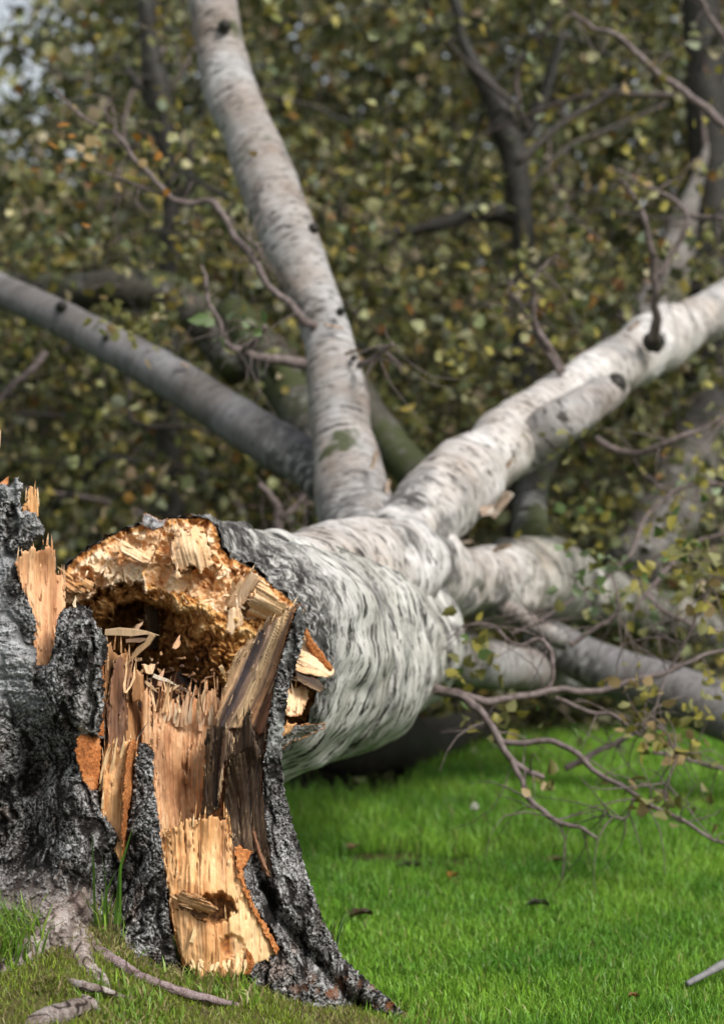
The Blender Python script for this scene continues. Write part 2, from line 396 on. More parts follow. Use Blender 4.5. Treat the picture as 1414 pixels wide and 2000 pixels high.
def splinter_geo(a, b, w, t, seed=0):
    """a tapering split sliver of wood from a to b: 5 sections, pointed and uneven"""
    a = np.asarray(a, float); b = np.asarray(b, float); ax = b - a; L = np.linalg.norm(ax); ax /= L
    side = np.cross(ax, [0.1, -1, 0.05]); side /= np.linalg.norm(side); fr = np.cross(side, ax)
    r = np.random.default_rng(seed); V = []; prof = [0.8, 1.0, 0.85, 0.5, 0.06]
    bend = r.normal(0, 0.04, 2) * L
    for k in range(5):
        f = k / 4; c = a + ax * L * f + (side * bend[0] + fr * bend[1]) * math.sin(f * 3.1)
        ww = w * prof[k] * r.uniform(0.75, 1.2) / 2; tt = t * (1 - 0.75 * f) * r.uniform(0.7, 1.2) / 2; sh = r.normal(0, 0.12) * w
        for sx, sy in ((-1, -1), (1, -0.6), (1, 1), (-0.7, 1)): V.append(c + side * (sx * ww + sh) + fr * sy * tt)
    V = np.array(V); F = [[k * 4 + j, k * 4 + (j + 1) % 4, (k + 1) * 4 + (j + 1) % 4, (k + 1) * 4 + j] for k in range(4) for j in range(4)]
    F += [[3, 2, 1, 0], [16, 17, 18, 19]]
    return V, np.array(F)
def splinter(parent, p, q, d0, d1, wpx, tpx, colr, name='splinter', seed=0):
    V, F = splinter_geo(at(*p, d0), at(*q, d1), wpx / pxm(d0), tpx / pxm(d0), seed)
    n = perlin(V * 90, seed)[:, None] * 0.35
    return make(name, V, [F], M_WOOD, parent, np.asarray(colr) * (1 + n), smooth_sh=False)
def leaf_geo(C, size, rng, droop=0.5):
    """folded pointed leaves, 6 vertices each"""
    n = len(C); d = rng.normal(size=(n, 3)); d[:, 2] -= droop; d /= np.linalg.norm(d, axis=1)[:, None]
    r = rng.normal(size=(n, 3)); s = np.cross(d, r); s /= np.linalg.norm(s, axis=1)[:, None] + 1e-9; nn = np.cross(s, d)
    L = size[:, None]; W = L * rng.uniform(0.34, 0.46, n)[:, None]; fo = L * rng.uniform(0.02, 0.2, n)[:, None]
    V = np.stack([C, C + d * L * 0.3 + s * W + nn * fo, C + d * L * 0.68 + s * W * 0.72 + nn * fo * 0.8, C + d * L - nn * fo * 0.6, C + d * L * 0.68 - s * W * 0.72 + nn * fo * 0.8, C + d * L * 0.3 - s * W + nn * fo], 1)
    b = np.arange(n)[:, None] * 6
    F = np.concatenate([b + np.array([0, 1, 2, 3]), b + np.array([0, 3, 4, 5])])
    return V.reshape(-1, 3), F
LEAFPAL = np.array([(0.185, 0.182, 0.055), (0.095, 0.107, 0.034), (0.38, 0.38, 0.19), (0.36, 0.30, 0.07), (0.38, 0.31, 0.19), (0.32, 0.16, 0.04), (0.05, 0.062, 0.022), (0.21, 0.24, 0.145)])
def leaf_cols(n, rng, w=(5, 4, 3, 2.2, 1.6, 0.7, 3, 1.5), pal=LEAFPAL):
    w = np.array(w, float); k = rng.choice(len(w), n, p=w / w.sum())
    return pal[k] * rng.uniform(0.45, 1.4, (n, 1)) * rng.uniform(0.92, 1.08, (n, 3))
def foliage(name, C, size, parent, rng, w=(5, 4, 3, 2.2, 1.6, 0.7, 3, 1.5), mat=None, droop=0.5):
    V, F = leaf_geo(C, size, rng, droop)
    c = np.repeat(leaf_cols(len(C), rng, w), 6, 0)
    return make(name, V, [F], mat or M_LEAF, parent, c)
def twig_net(starts, ends, r, sides=3, segs=4, rng=RNG, sag=0.1):
    """many thin hanging twigs in one mesh; returns geometry and points along the twigs"""
    n = len(starts); t = np.linspace(0, 1, segs + 1)
    mid = rng.normal(0, 0.12, (n, 3)) * np.linalg.norm(ends - starts, axis=1)[:, None]
    P = starts[:, None] + (ends - starts)[:, None] * t[None, :, None] + mid[:, None] * np.sin(t * np.pi)[None, :, None]
    P[:, :, 2] -= sag * (t ** 2)[None] * np.linalg.norm(ends - starts, axis=1)[:, None]
    d = ends - starts; s = np.cross(d, [0.3, 0.2, 0.9]); s /= np.linalg.norm(s, axis=1)[:, None] + 1e-9; u = np.cross(s, d); u /= np.linalg.norm(u, axis=1)[:, None] + 1e-9
    th = np.linspace(0, 2 * np.pi, sides, endpoint=False)
    ring = np.cos(th)[None, :, None] * s[:, None] + np.sin(th)[None, :, None] * u[:, None]
    rad = np.broadcast_to(np.asarray(r), (n,))[:, None] * (1 - 0.75 * t)[None]
    V = P[:, :, None] + ring[:, None] * rad[:, :, None, None]
    b = np.arange(n)[:, None, None] * (segs + 1) * sides; i = np.arange(segs)[None, :, None] * sides; j = np.arange(sides)[None, None]; k = (j + 1) % sides
    F = np.stack(np.broadcast_arrays(b + i + j, b + i + k, b + i + sides + k, b + i + sides + j), -1).reshape(-1, 4)
    return V.reshape(-1, 3), F, P
def blades(X, Y, Z, L, W, lean, rng, cols):
    n = len(X); az = rng.uniform(0, 2 * np.pi, n); d = np.stack([np.cos(az), np.sin(az), np.zeros(n)], -1)
    fz = rng.uniform(0, 2 * np.pi, n); s = np.stack([np.cos(fz), np.sin(fz), np.zeros(n)], -1)
    B = np.stack([X, Y, Z], -1); L = L[:, None]; W = W[:, None]; le = lean[:, None]
    m = B + d * L * 0.22 * le + np.array([0, 0, 1.0]) * L * 0.55
    tip = B + d * L * 0.75 * le + np.array([0, 0, 1.0]) * L * np.sqrt(np.clip(1 - (0.75 * le) ** 2, 0.05, 1))
    V = np.stack([B - s * W / 2, B + s * W / 2, m + s * W * 0.42, m - s * W * 0.42, tip], 1).reshape(-1, 3)
    b = np.arange(n)[:, None] * 5
    return V, [b + np.array([0, 1, 2, 3]), b + np.array([3, 2, 4])], np.repeat(cols, 5, 0)
# ------------------------------------------------------------------ ground
GP = [(0, 1868, 3.76), (-150, 1850, 3.8), (100, 1868, 3.74), (190, 1822, 3.84), (270, 1862, 3.84), (345, 1900, 3.86), (450, 1905, 3.88), (520, 1925, 3.95), (650, 1965, 4.02), (790, 1995, 4.1),
      (0, 2000, 3.55), (250, 2000, 3.62), (450, 2000, 3.72), (620, 2000, 3.88), (20, 1815, 3.86), (-150, 1790, 3.95)]
_g = np.array([at(*g) for g in GP])
_z0 = [(0.3, 3.8), (0.3, 3.4), (0.3, 4.3), (0.05, 4.35), (-0.1, 4.6), (-0.4, 4.75), (-0.8, 4.8), (0.35, 5.0), (-0.3, 5.2), (-1.0, 5.2), (0.2, 3.0), (0.5, 4.0)]
_gt = TPS(np.vstack([_g[:, :2], _z0, [(-0.9, 3.0), (-0.4, 2.9), (-1.4, 3.8), (-1.4, 3.0)]]), np.r_[_g[:, 2], np.zeros(len(_z0)), 0.08, 0.08, 0.16, 0.08], 1e-5)
def gz(x, y):
    x = np.asarray(x, float).ravel(); y = np.asarray(y, float).ravel()
    w = smooth(1.9, 0.7, np.hypot((x + 0.6) * 0.9, y - 3.9)) * smooth(0.75, 0.15, x)
    z = np.zeros(len(x)); m = w > 0
    if m.any(): z[m] = np.maximum(_gt(np.c_[x[m], y[m]]), 0) * w[m]
    q = np.c_[x * 1.6, y * 1.6, np.zeros(len(x))]
    far = smooth(40, 160, np.hypot(x, y))
    return z + fbm(q, 3, 5) * 0.012 + far * 4.0 * (fbm(q * 0.012, 2, 8) + 0.3)
gx = np.r_[-700, -300, -120, -60, -30, -15, -8, -5, -3.5, -2.5, np.arange(-1.9, 2.4, 0.025), 2.6, 3.2, 4, 5.5, 8, 15, 30, 60, 120, 300, 700]
gy = np.r_[-700, -300, -100, -30, -10, -4, -1, 0.5, 1.5, 2.2, np.arange(2.8, 9.5, 0.03), 9.8, 10.5, 11.5, 13, 16, 20, 28, 40, 60, 100, 160, 300, 700]
GX, GY = np.meshgrid(gx, gy); GZ = gz(GX, GY).reshape(GX.shape)
def lawnness(x, y):
    """1 on the lush lawn, 0 on the trampled worn turf round the stump"""
    return smooth(0.42, 0.8, np.hypot((x + 0.62) * 0.8, (y - 3.86) * (1.0 + 0.3 * (y < 3.9))) + fbm(np.c_[x * 6, y * 6, x * 0], 3, 9) * 0.08)
def barepatch(x, y):
    n = fbm(np.c_[x * 9, y * 5, x * 0], 3, 21)
    p1 = np.exp(-(((x - 0.06) / 0.16) ** 2 + ((y - 5.68) / 0.14) ** 2)); p2 = np.exp(-(((x - 0.20) / 0.12) ** 2 + ((y - 5.62) / 0.1) ** 2))
    return smooth(0.35, 0.75, np.maximum(p1, p2) + n * 0.35)
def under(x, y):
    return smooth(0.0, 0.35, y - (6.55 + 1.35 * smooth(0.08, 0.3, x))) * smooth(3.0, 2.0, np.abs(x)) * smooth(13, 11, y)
fx, fy = GX.ravel(), GY.ravel()
n1 = fbm(np.c_[fx * 14, fy * 14, fx * 0], 4, 2) * 0.5 + 0.5
lw = lawnness(fx, fy); bp = barepatch(fx, fy)
gc = lerp(ramp(n1, [(0.2, (0.05, 0.033, 0.02)), (0.45, (0.12, 0.10, 0.045)), (0.75, (0.16, 0.17, 0.045))]), ramp(n1, [(0.2, (0.02, 0.045, 0.006)), (0.8, (0.045, 0.11, 0.012))]), lw)
gc = lerp(gc, ramp(n1, [(0.2, (0.03, 0.02, 0.012)), (0.8, (0.13, 0.09, 0.04))]), bp)
gc = lerp(gc, ramp(n1, [(0.2, (0.008, 0.006, 0.004)), (0.8, (0.03, 0.021, 0.011))]), under(fx, fy) * smooth(60, 20, fy))  # dark leaf litter, with the shade beneath the trunk put into its colour
idx = np.arange(GX.size).reshape(GX.shape)
GF = np.stack([idx[:-1, :-1], idx[:-1, 1:], idx[1:, 1:], idx[1:, :-1]], -1).reshape(-1, 4)
b_ = NB('soil_and_turf'); nn_ = b_.noise(obj_co(b_), 120, 6, 0.7)
M_SOIL = b_.finish(b_.mix(1.0, b_.attr('col'), b_.ramp(nn_, [(0.3, 0.45), (0.7, 1.5)]), 'MULTIPLY'), 0.95, nn_, 0.9, 0.01, 0.1)
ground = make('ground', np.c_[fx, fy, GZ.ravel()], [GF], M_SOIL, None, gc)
tag(ground, 'mown green lawn rising to a worn mossy mound round the stump', 'ground', kind='structure')
# ------------------------------------------------------------------ grass
def scatter(n, x0, x1, y0, y1, rng): return rng.uniform(x0, x1, n), rng.uniform(y0, y1, n)
rg = np.random.default_rng(11)
def lawn_mesh():
    xs, ys = [], []
    for n, a, b, c, d in ((90000, -0.25, 1.0, 3.75, 5.6), (62000, -0.3, 1.45, 5.6, 8.2), (16000, -3.0, 3.4, 8.2, 11.5), (20000, 1.0, 2.6, 3.2, 6.5), (7000, 1.4, 3.4, 6.5, 8.5), (12000, -2.0, -0.2, 4.8, 7.5), (8000, -0.2, 1.0, 3.0, 3.75)):
        x, y = scatter(n, a, b, c, d, rg); xs.append(x); ys.append(y)
    x = np.concatenate(xs); y = np.concatenate(ys)
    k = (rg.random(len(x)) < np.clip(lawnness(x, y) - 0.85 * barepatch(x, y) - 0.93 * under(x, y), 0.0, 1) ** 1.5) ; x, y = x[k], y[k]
    n = len(x); big = fbm(np.c_[x * 3.2, y * 3.2, x * 0], 4, 31) * 0.5 + 0.5; tuft = fbm(np.c_[x * 16, y * 16, x * 0], 3, 33) * 0.5 + 0.5
    L = (0.018 + 0.022 * smooth(4.4, 6.4, y) + 0.016 * tuft) * rg.uniform(0.55, 1.35, n)
    W = rg.uniform(0.0018, 0.0036, n) * (1 + 0.25 * smooth(5, 8, y))
    c = lerp(lerp((0.088, 0.23, 0.012), (0.25, 0.435, 0.035), smooth(0.22, 0.72, big)), (0.12, 0.32, 0.055), rg.random(n) * 0.5)
    c = lerp(c, (0.30, 0.27, 0.10), (rg.random(n) < 0.05) * 0.8)
    c = c * rg.uniform(0.6, 1.4, (n, 1))
    return x, y, L, W, c
lx, ly, lL, lW, lc = lawn_mesh()
V, F, C = blades(lx, ly, gz(lx, ly) - 0.003, lL, lW, rg.uniform(0.1, 0.95, len(lx)), rg, lc)
tag(make('lawn_grass', V, F, M_GRASS, None, C), 'lush bright green lawn grass beyond the stump', 'grass', kind='stuff')
def turf_mesh():
    x, y = scatter(125000, -1.1, 0.25, 3.25, 4.2, rg)
    lw_ = lawnness(x, y); pn = fbm(np.c_[x * 9, y * 9, x * 0], 4, 41) * 0.5 + 0.5
    keep = (rg.random(len(x)) < (1 - lw_) * smooth(0.18, 0.5, pn) + 0.04)
    x, y, pn = x[keep], y[keep], pn[keep]; n = len(x)
    dry = smooth(0.45, 0.7, fbm(np.c_[x * 7, y * 7, x * 0 + 3], 3, 43) * 0.5 + 0.5 + rg.normal(0, 0.13, n))
    L = rg.uniform(0.006, 0.020, n) * (1 + 0.6 * smooth(0.6, 0.8, pn)); W = rg.uniform(0.001, 0.0022, n)
    c = lerp(lerp((0.15, 0.235, 0.016), (0.32, 0.41, 0.045), rg.random(n)), lerp((0.22, 0.165, 0.075), (0.4, 0.31, 0.16), rg.random(n)), dry * 0.85) * rg.uniform(0.6, 1.25, (n, 1))
    return x, y, L, W, c
tx, ty, tL, tW, tc = turf_mesh()
V, F, C = blades(tx, ty, gz(tx, ty) - 0.002, tL, tW, rg.uniform(0.3, 1.15, len(tx)), rg, tc)
tag(make('worn_turf', V, F, M_GRASS, None, C), 'short mossy turf with dry straw blades round the stump foot', 'grass', kind='stuff')
def tuft(name, cx, cy, rad, n, l0, l1, label, dryf=0.15, lean=(0.2, 0.95), seed=0, wid=(0.002, 0.0042), z=None, green=((0.10, 0.21, 0.018), (0.28, 0.43, 0.06))):
    r = np.random.default_rng(seed); a = r.uniform(0, 6.28, n); q = rad * np.sqrt(r.random(n)); x = cx + np.cos(a) * q; y = cy + np.sin(a) * q * 0.8
    c = lerp(*green, r.random(n)); c = lerp(c, (0.38, 0.3, 0.15), (r.random(n) < dryf) * 0.9) * r.uniform(0.7, 1.25, (n, 1))
    zz = gz(x, y) if z is None else np.full(n, z)
    V, F, C = blades(x, y, zz - 0.004, r.uniform(l0, l1, n), r.uniform(*wid, n), r.uniform(*lean, n), r, c)
    return tag(make(name, V, F, M_GRASS, None, C), label, 'grass')
# ------------------------------------------------------------------ surfaces of the broken wood and bark
def crust(P, a, b, dist, seed, amp=0.016):
    """thick cracked old birch bark: billowed lumps with sharp dark creases, long fissures, fine grain"""
    w = np.stack([perlin(P * 26, seed + 1), perlin(P * 26, seed + 2), perlin(P * 26, seed + 3)], -1) * 0.014
    w = w + np.stack([perlin(P * 75, seed + 31), perlin(P * 75, seed + 32), perlin(P * 75, seed + 33)], -1) * 0.005
    Q = (P + w) * np.array([1.0, 1.0, 0.45])
    b1 = np.abs(perlin(Q * 40, seed + 5)); b2 = np.abs(perlin(Q * 88, seed + 7)); b3 = np.abs(perlin((P + w) * 170, seed + 9)); b4 = np.abs(perlin((P + w) * 330, seed + 10))
    f = fbm(P * 120, 4, seed + 9, 0.6)
    fis = smooth(0.52, 0.86, fbm((P + w) * np.array([19, 19, 5.0]), 3, seed + 11, ridged=True))
    h = 1 - np.exp(-(1.2 * b1 + 1.25 * b2 + 1.1 * b3 + 0.7 * b4 + 0.3 * f))
    h = h * (1 - 0.7 * fis) + 0.08 * f - 0.2 * fis
    ck = np.maximum(smooth(0.085, 0.02, np.abs(perlin((P + w * 1.6) * np.array([70, 70, 46.0]), seed + 41))), 0.9 * smooth(0.10, 0.02, np.abs(perlin((P + w * 1.3) * np.array([95, 95, 150.0]), seed + 42))))
    fl = perlin((P + w) * np.array([120, 120, 210.0]), seed + 43)
    h = h * (1 - 0.45 * ck)
    rise = fbm(P * 9, 3, seed + 13); mid = fbm(P * 30, 3, seed + 14)
    disp = (h - 0.5) * amp * 1.15 + f * 0.002 + rise * 0.016 + mid * 0.006
    t = (h - 0.5) * 1.35 + 0.47 + 0.34 * fbm(P * np.array([12, 12, 7.0]), 3, seed + 15) + 0.46 * f + 0.12 * mid + 0.16 * fis - 0.34 * ck + 0.22 * fl + 0.05 + 0.5 * (b4 - 0.25)
    col = ramp(t, [(0.0, (0.012, 0.010, 0.009)), (0.18, (0.042, 0.037, 0.034)), (0.38, (0.115, 0.106, 0.099)), (0.62, (0.20, 0.192, 0.185)), (0.88, (0.32, 0.313, 0.305)), (1.1, (0.54, 0.53, 0.52))])
    red = smooth(0.15, 0.55, fbm(P * 17, 3, seed + 17)) * 0.6
    col = lerp(col, col * np.array([1.2, 0.86, 0.70]), red)
    gr = smooth(0.2, 0.55, fbm(P * 26, 3, seed + 19)) * 0.4
    col = lerp(col, col * np.array([0.92, 1.02, 0.84]), gr)
    return disp, col
def fibres(pal, amp=0.004, steps=0.0, streak=1.0, rot=0.0, dark=(0.05, 0.024, 0.011)):
    def f(P, a, b, dist, seed):
        n = len(a); z = np.full(n, seed * 2.9)
        wv = perlin(np.stack([a * 0.006, b * 0.012, z], -1), seed) * 9 + perlin(np.stack([a * 0.022, b * 0.04, z], -1), seed + 20) * 2.2
        bb = b + wv
        s1 = fbm(np.stack([bb * 0.11, a * 0.0035, z], -1), 3, seed + 1, 0.6)
        s2 = perlin(np.stack([bb * 0.45, a * 0.006, z], -1), seed + 2)
        s4 = perlin(np.stack([bb * 0.8, a * 0.02, z], -1), seed + 12)
        s3 = fbm(np.stack([bb * 0.03, a * 0.009, z], -1), 3, seed + 3)
        cr = perlin(np.stack([bb * 0.075, a * 0.0022, z], -1), seed + 6) + 0.25 * perlin(np.stack([bb * 0.2, a * 0.01, z], -1), seed + 16)
        crack = smooth(0.05, 0.0, np.abs(cr)) * smooth(0.0, 0.35, perlin(np.stack([bb * 0.03, a * 0.008, z], -1), seed + 26))
        chip = fbm(np.stack([bb * 0.05, a * 0.03, z], -1), 3, seed + 36)
        disp = amp * (s1 + 0.45 * s2) - crack * amp * 1.3 + chip * amp * 0.5
        if steps:
            q = perlin(np.stack([bb * 0.05, a * 0.0016, z], -1), seed + 4) * 3.0
            disp = disp + steps * ((np.floor(q) + smooth(0.0, 0.25, q - np.floor(q))) / 3.0)
        t = 0.5 + streak * (0.36 * s1 + 0.2 * s2 + 0.12 * s4) + 0.42 * s3
        col = ramp(t, pal)
        col = lerp(col, dark, crack * 0.7)
        if rot > 0:
            r = smooth(0.55 - rot * 0.5, 0.9 - rot * 0.5, fbm(np.stack([bb * 0.018, a * 0.010, z], -1), 4, seed + 8) * 0.5 + 0.5 + 0.2 * s1)
            col = lerp(col, np.asarray(dark) * 1.3, r * 0.85)
        return disp, col
    f.pal = pal
    return f
CREAM = [(0.0, (0.26, 0.09, 0.03)), (0.28, (0.50, 0.225, 0.08)), (0.5, (0.68, 0.37, 0.155)), (0.75, (0.80, 0.50, 0.245)), (1.0, (0.87, 0.64, 0.385))]
PINK = [(0.0, (0.16, 0.055, 0.022)), (0.25, (0.40, 0.18, 0.078)), (0.5, (0.62, 0.33, 0.16)), (0.8, (0.74, 0.46, 0.255)), (1.0, (0.76, 0.53, 0.33))]
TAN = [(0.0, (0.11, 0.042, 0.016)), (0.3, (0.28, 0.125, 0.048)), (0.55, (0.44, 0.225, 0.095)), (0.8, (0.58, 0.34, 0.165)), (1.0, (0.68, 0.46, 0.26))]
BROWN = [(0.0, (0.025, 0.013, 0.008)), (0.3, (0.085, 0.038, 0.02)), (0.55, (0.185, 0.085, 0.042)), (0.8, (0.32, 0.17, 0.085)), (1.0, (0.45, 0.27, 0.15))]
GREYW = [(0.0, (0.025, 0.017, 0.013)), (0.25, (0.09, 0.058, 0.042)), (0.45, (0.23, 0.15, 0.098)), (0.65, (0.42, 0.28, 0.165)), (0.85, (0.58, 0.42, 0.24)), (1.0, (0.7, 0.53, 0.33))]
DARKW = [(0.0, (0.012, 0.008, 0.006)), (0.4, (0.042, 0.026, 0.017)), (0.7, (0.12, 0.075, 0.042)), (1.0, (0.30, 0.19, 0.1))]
ORANGE = (0.46, 0.17, 0.05)
def inner_bark(P, a, b, dist, seed):
    f = fbm(P * 120, 4, seed); g = fbm(P * 30, 3, seed + 2)
    return f * 0.003, ramp(0.5 + 0.4 * f + 0.4 * g, [(0.1, (0.14, 0.045, 0.015)), (0.5, (0.42, 0.15, 0.045)), (0.9, (0.62, 0.30, 0.12))])
# ------------------------------------------------------------------ the stump
stump = empty('birch_stump', at(240, 1880, 4.2), 'shattered birch stump with grey cracked bark and bare splintered orange wood', 'tree stump')
def sl(*a, **k): return slab(a[0], stump, *a[1:], **k)
BARK = [(-170, 985), (-90, 950), (0, 942), (20, 948), (30, 929), (39, 933), (48, 950), (42, 968), (45, 995), (72, 1000), (80, 1015), (88, 1030), (86, 1050), (70, 1052), (60, 1072), (36, 1092), (40, 1120), (48, 1148), (62, 1185), (72, 1215), (74, 1300), (98, 1292),
        (106, 1245), (112, 1205), (122, 1190), (140, 1184), (160, 1180), (178, 1186), (190, 1216), (204, 1238), (215, 1262), (212, 1285), (200, 1300), (206, 1340), (203, 1400), (196, 1440), (168, 1440), (160, 1470), (172, 1530), (194, 1545), (200, 1585), (232, 1628),
        (240, 1690), (250, 1640), (257, 1560), (264, 1480), (270, 1448), (290, 1452), (303, 1470), (300, 1530), (312, 1600), (318, 1650), (326, 1720), (333, 1800), (347, 1866), (372, 1898), (420, 1906), (480, 1892), (500, 1876), (546, 1856), (522, 1812), (497, 1775), (476, 1725), (472, 1702), (486, 1672), (502, 1664), (520, 1694), (533, 1712),
        (522, 1640), (513, 1560), (516, 1480), (524, 1400), (536, 1330), (553, 1268), (573, 1206), (586, 1174), (600, 1226), (584, 1290), (567, 1340), (558, 1400), (553, 1450), (553, 1500), (561, 1560), (583, 1640), (600, 1700), (630, 1790), (672, 1870), (740, 1932), (808, 1990), (800, 2030), (600, 2030), (400, 1980), (250, 1930), (60, 1930), (-170, 1930)]
BCTRL = [(-170, 1000, 4.18), (0, 950, 4.06), (80, 1030, 4.05), (-170, 1250, 4.16), (-60, 1250, 4.03), (20, 1250, 3.98), (70, 1250, 4.0), (-170, 1500, 4.1), (-40, 1500, 3.97), (40, 1480, 4.0), (85, 1520, 4.02), (50, 1620, 4.0), (110, 1420, 3.96),
         (160, 1200, 3.95), (160, 1260, 3.9), (150, 1400, 3.905), (205, 1270, 3.96), (200, 1400, 3.95), (140, 1560, 3.89), (200, 1560, 3.95), (110, 1680, 3.9), (160, 1690, 3.86), (190, 1780, 3.92), (215, 1720, 3.95), (240, 1690, 3.93),
         (280, 1460, 3.93), (275, 1600, 3.89), (290, 1720, 3.86), (300, 1850, 3.83), (340, 1850, 3.84), (255, 1780, 3.87), (120, 1800, 3.79), (40, 1850, 3.77), (-100, 1760, 3.9), (0, 1700, 3.97), (-100, 1860, 3.85),
         (585, 1180, 4.075), (568, 1290, 4.06), (545, 1400, 4.03), (538, 1500, 4.015), (550, 1600, 4.03), (500, 1700, 3.93), (520, 1800, 3.92), (580, 1700, 4.02), (590, 1780, 3.98), (540, 1830, 3.93), (500, 1890, 3.89), (620, 1830, 4.0), (570, 1900, 3.93), (650, 1940, 3.99), (670, 1900, 4.03), (730, 1950, 4.07), (800, 1990, 4.12), (420, 1920, 3.87), (700, 2020, 4.1)]
GROOVE = np.array([(475, 1640), (505, 1720), (545, 1790), (600, 1860), (650, 1915), (720, 1985)], float)
LEFTZ = np.array([(20, 1330), (40, 1450), (70, 1560), (60, 1650)], float)
def seg_dist(x, y, line):
    d = np.full(len(x), 1e9)
    for a, b in zip(line[:-1], line[1:]):
        ab = b - a; t = np.clip(((x - a[0]) * ab[0] + (y - a[1]) * ab[1]) / (ab @ ab), 0, 1)
        d = np.minimum(d, np.hypot(x - a[0] - t * ab[0], y - a[1] - t * ab[1]))
    return d
def stump_bark(P, a, b, dist, seed):
    x, y = b, a                                   # grain is vertical here: b is px, a is py
    disp, col = crust(P, a, b, dist, seed)
    gd = seg_dist(x, y, GROOVE)
    disp = disp - 0.05 * np.exp(-(gd / 13.0) ** 2)
    ld = seg_dist(x, y, LEFTZ); disp = disp - 0.03 * np.exp(-(ld / 38.0) ** 2)
    # papery pale layers high on the standing flank
    pap = smooth(115, 60, x) * smooth(1440, 1330, y + 40 * fbm(P * 12, 3, 77)) * smooth(-0.35, 0.1, fbm(P * 8, 3, 70))
    lay = fbm(np.stack([P[:, 0] * 22 + P[:, 2] * 9, P[:, 1] * 22, P[:, 2] * 95], -1), 5, 71, 0.68)
    pc = ramp(lay * 0.5 + 0.5 + 0.15 * fbm(P * 60, 3, 72), [(0.2, (0.03, 0.028, 0.026)), (0.34, (0.14, 0.14, 0.138)), (0.46, (0.38, 0.385, 0.39)), (0.75, (0.62, 0.63, 0.63))])
    col = lerp(col, pc, pap * 0.8); disp = disp * (1 - 0.35 * pap) + pap * lay * 0.011
    li = smooth(512, 525, x) * smooth(1500, 1440, y + 20 * fbm(P * 30, 2, 83)) * smooth(-0.2, 0.25, fbm(P * np.array([30, 30, 16.0]), 3, 84))
    col = lerp(col, lerp(np.tile((0.12, 0.12, 0.11), (len(x), 1)), (0.52, 0.54, 0.51), smooth(-0.25, 0.3, fbm(P * 90, 4, 85))), li * 0.85)
    # shade in the recess low on the flank, painted into the bark colour
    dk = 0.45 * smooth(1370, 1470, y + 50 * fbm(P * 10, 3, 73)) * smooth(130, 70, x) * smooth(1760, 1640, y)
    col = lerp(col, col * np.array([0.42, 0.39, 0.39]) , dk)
    # pale streak down the column, pale bared root
    ps = np.exp(-((x - 160 + 10 * fbm(P * 20, 2, 75)) / 9) ** 2) * smooth(1330, 1360, y) * smooth(1560, 1480, y)
    col = lerp(col, (0.55, 0.52, 0.5), ps * smooth(-0.3, 0.2, fbm(P * 60, 3, 76)) * 0.8)
    rt = smooth(1690, 1800, y + 30 * fbm(P * 14, 3, 78)) * smooth(215, 160, x)
    rr = fbm(np.stack([P[:, 0] * 70 + P[:, 2] * 60, P[:, 1] * 60, P[:, 2] * 22 - P[:, 0] * 22], -1), 4, 79)
    col = lerp(col, ramp(rr * 0.5 + 0.5, [(0.25, (0.06, 0.045, 0.04)), (0.45, (0.28, 0.22, 0.19)), (0.75, (0.5, 0.44, 0.40))]), rt * 0.85)
    rb = smooth(1860, 1960, y + 60 * fbm(P * 18, 3, 80)) * smooth(540, 600, x)
    col = lerp(col, lerp(col, (0.26, 0.105, 0.045), smooth(0.0, 0.4, fbm(P * 40, 3, 81)) * 0.8), rb)
    return disp, col
edge_w[0] = 4.0
slab('bark', stump, BARK, BCTRL, 0.03, stump_bark, M_CRUST, jag=3.5, jfreq=0.11, bev=(9, 0.014), edge=None, seed=4, back=(0.22, 0.09, 0.035))
# the bark round the back of the stump
def back_shell():
    cx, cy = at(200, 1500, 4.26)[:2]; nth, nz = 150, 120
    th = np.radians(np.linspace(-12, 205, nth)); zz = np.linspace(-0.05, 1.0, nz); TH, Z = np.meshgrid(th, zz)
    top = 0.55 + 0.30 * smooth(2.6, 3.5, TH) + 0.05 * fbm(np.c_[TH.ravel() * 9, TH.ravel() * 0, TH.ravel() * 0], 4, 3).reshape(TH.shape)
    Zc = np.minimum(Z, top); fl = 0.10 * np.exp(-np.clip(Zc, 0, 2) / 0.14)
    R = 0.31 + fl * (1 + 0.5 * np.sin(TH * 5)) 
    P = np.stack([cx + R * np.cos(TH), cy + R * 0.86 * np.sin(TH), Zc], -1).reshape(-1, 3)
    d, c = crust(P, P[:, 2], P[:, 0], P[:, 0], 8)
    out = np.stack([np.cos(TH), np.sin(TH), TH * 0], -1).reshape(-1, 3)
    M = (Z < top)[:-1, :-1]
    used, fr, bk, rim = grid_solid(M, nth, nz)
    V = np.r_[(P + out * d[:, None])[used], (P - out * 0.03)[used]]
    make('bark', V, [fr[:, ::-1], bk[:, ::-1], rim[:, ::-1]], M_CRUST, stump, np.r_[c[used], np.full((len(used), 3), 0.1) * np.array([1.5, 0.7, 0.4])])
back_shell()
# bared wood, front to back
edge_w[0] = 9.0
slab('wood_slab', stump, [(64, 1064), (76, 1072), (88, 1062), (108, 1068), (111, 1118), (129, 1114), (130, 1180), (116, 1210), (112, 1260), (92, 1306), (66, 1306), (66, 1220), (40, 1140), (28, 1096)],
     [(30, 1100, 4.03), (75, 1070, 4.05), (110, 1080, 4.09), (128, 1120, 4.12), (75, 1200, 4.03), (120, 1200, 4.08), (80, 1300, 4.0), (105, 1270, 4.03)], 0.04, fibres(PINK, 0.005, 0.006), M_WOOD, jag=1.5, spike=7, sfreq=0.16, seed=12, edge=None, label='pinkish split wood slab standing beside the bark')
slab('splinter', stump, [(44, 1010), (43, 985), (54, 975), (55, 955), (60, 944), (66, 950), (74, 955), (75, 968), (79, 972), (76, 1010)], [(60, 970, 4.085)], 0.025, fibres(CREAM, 0.003, streak=0.5), M_WOOD, jag=2.0, jfreq=0.2, spike=3, seed=13)
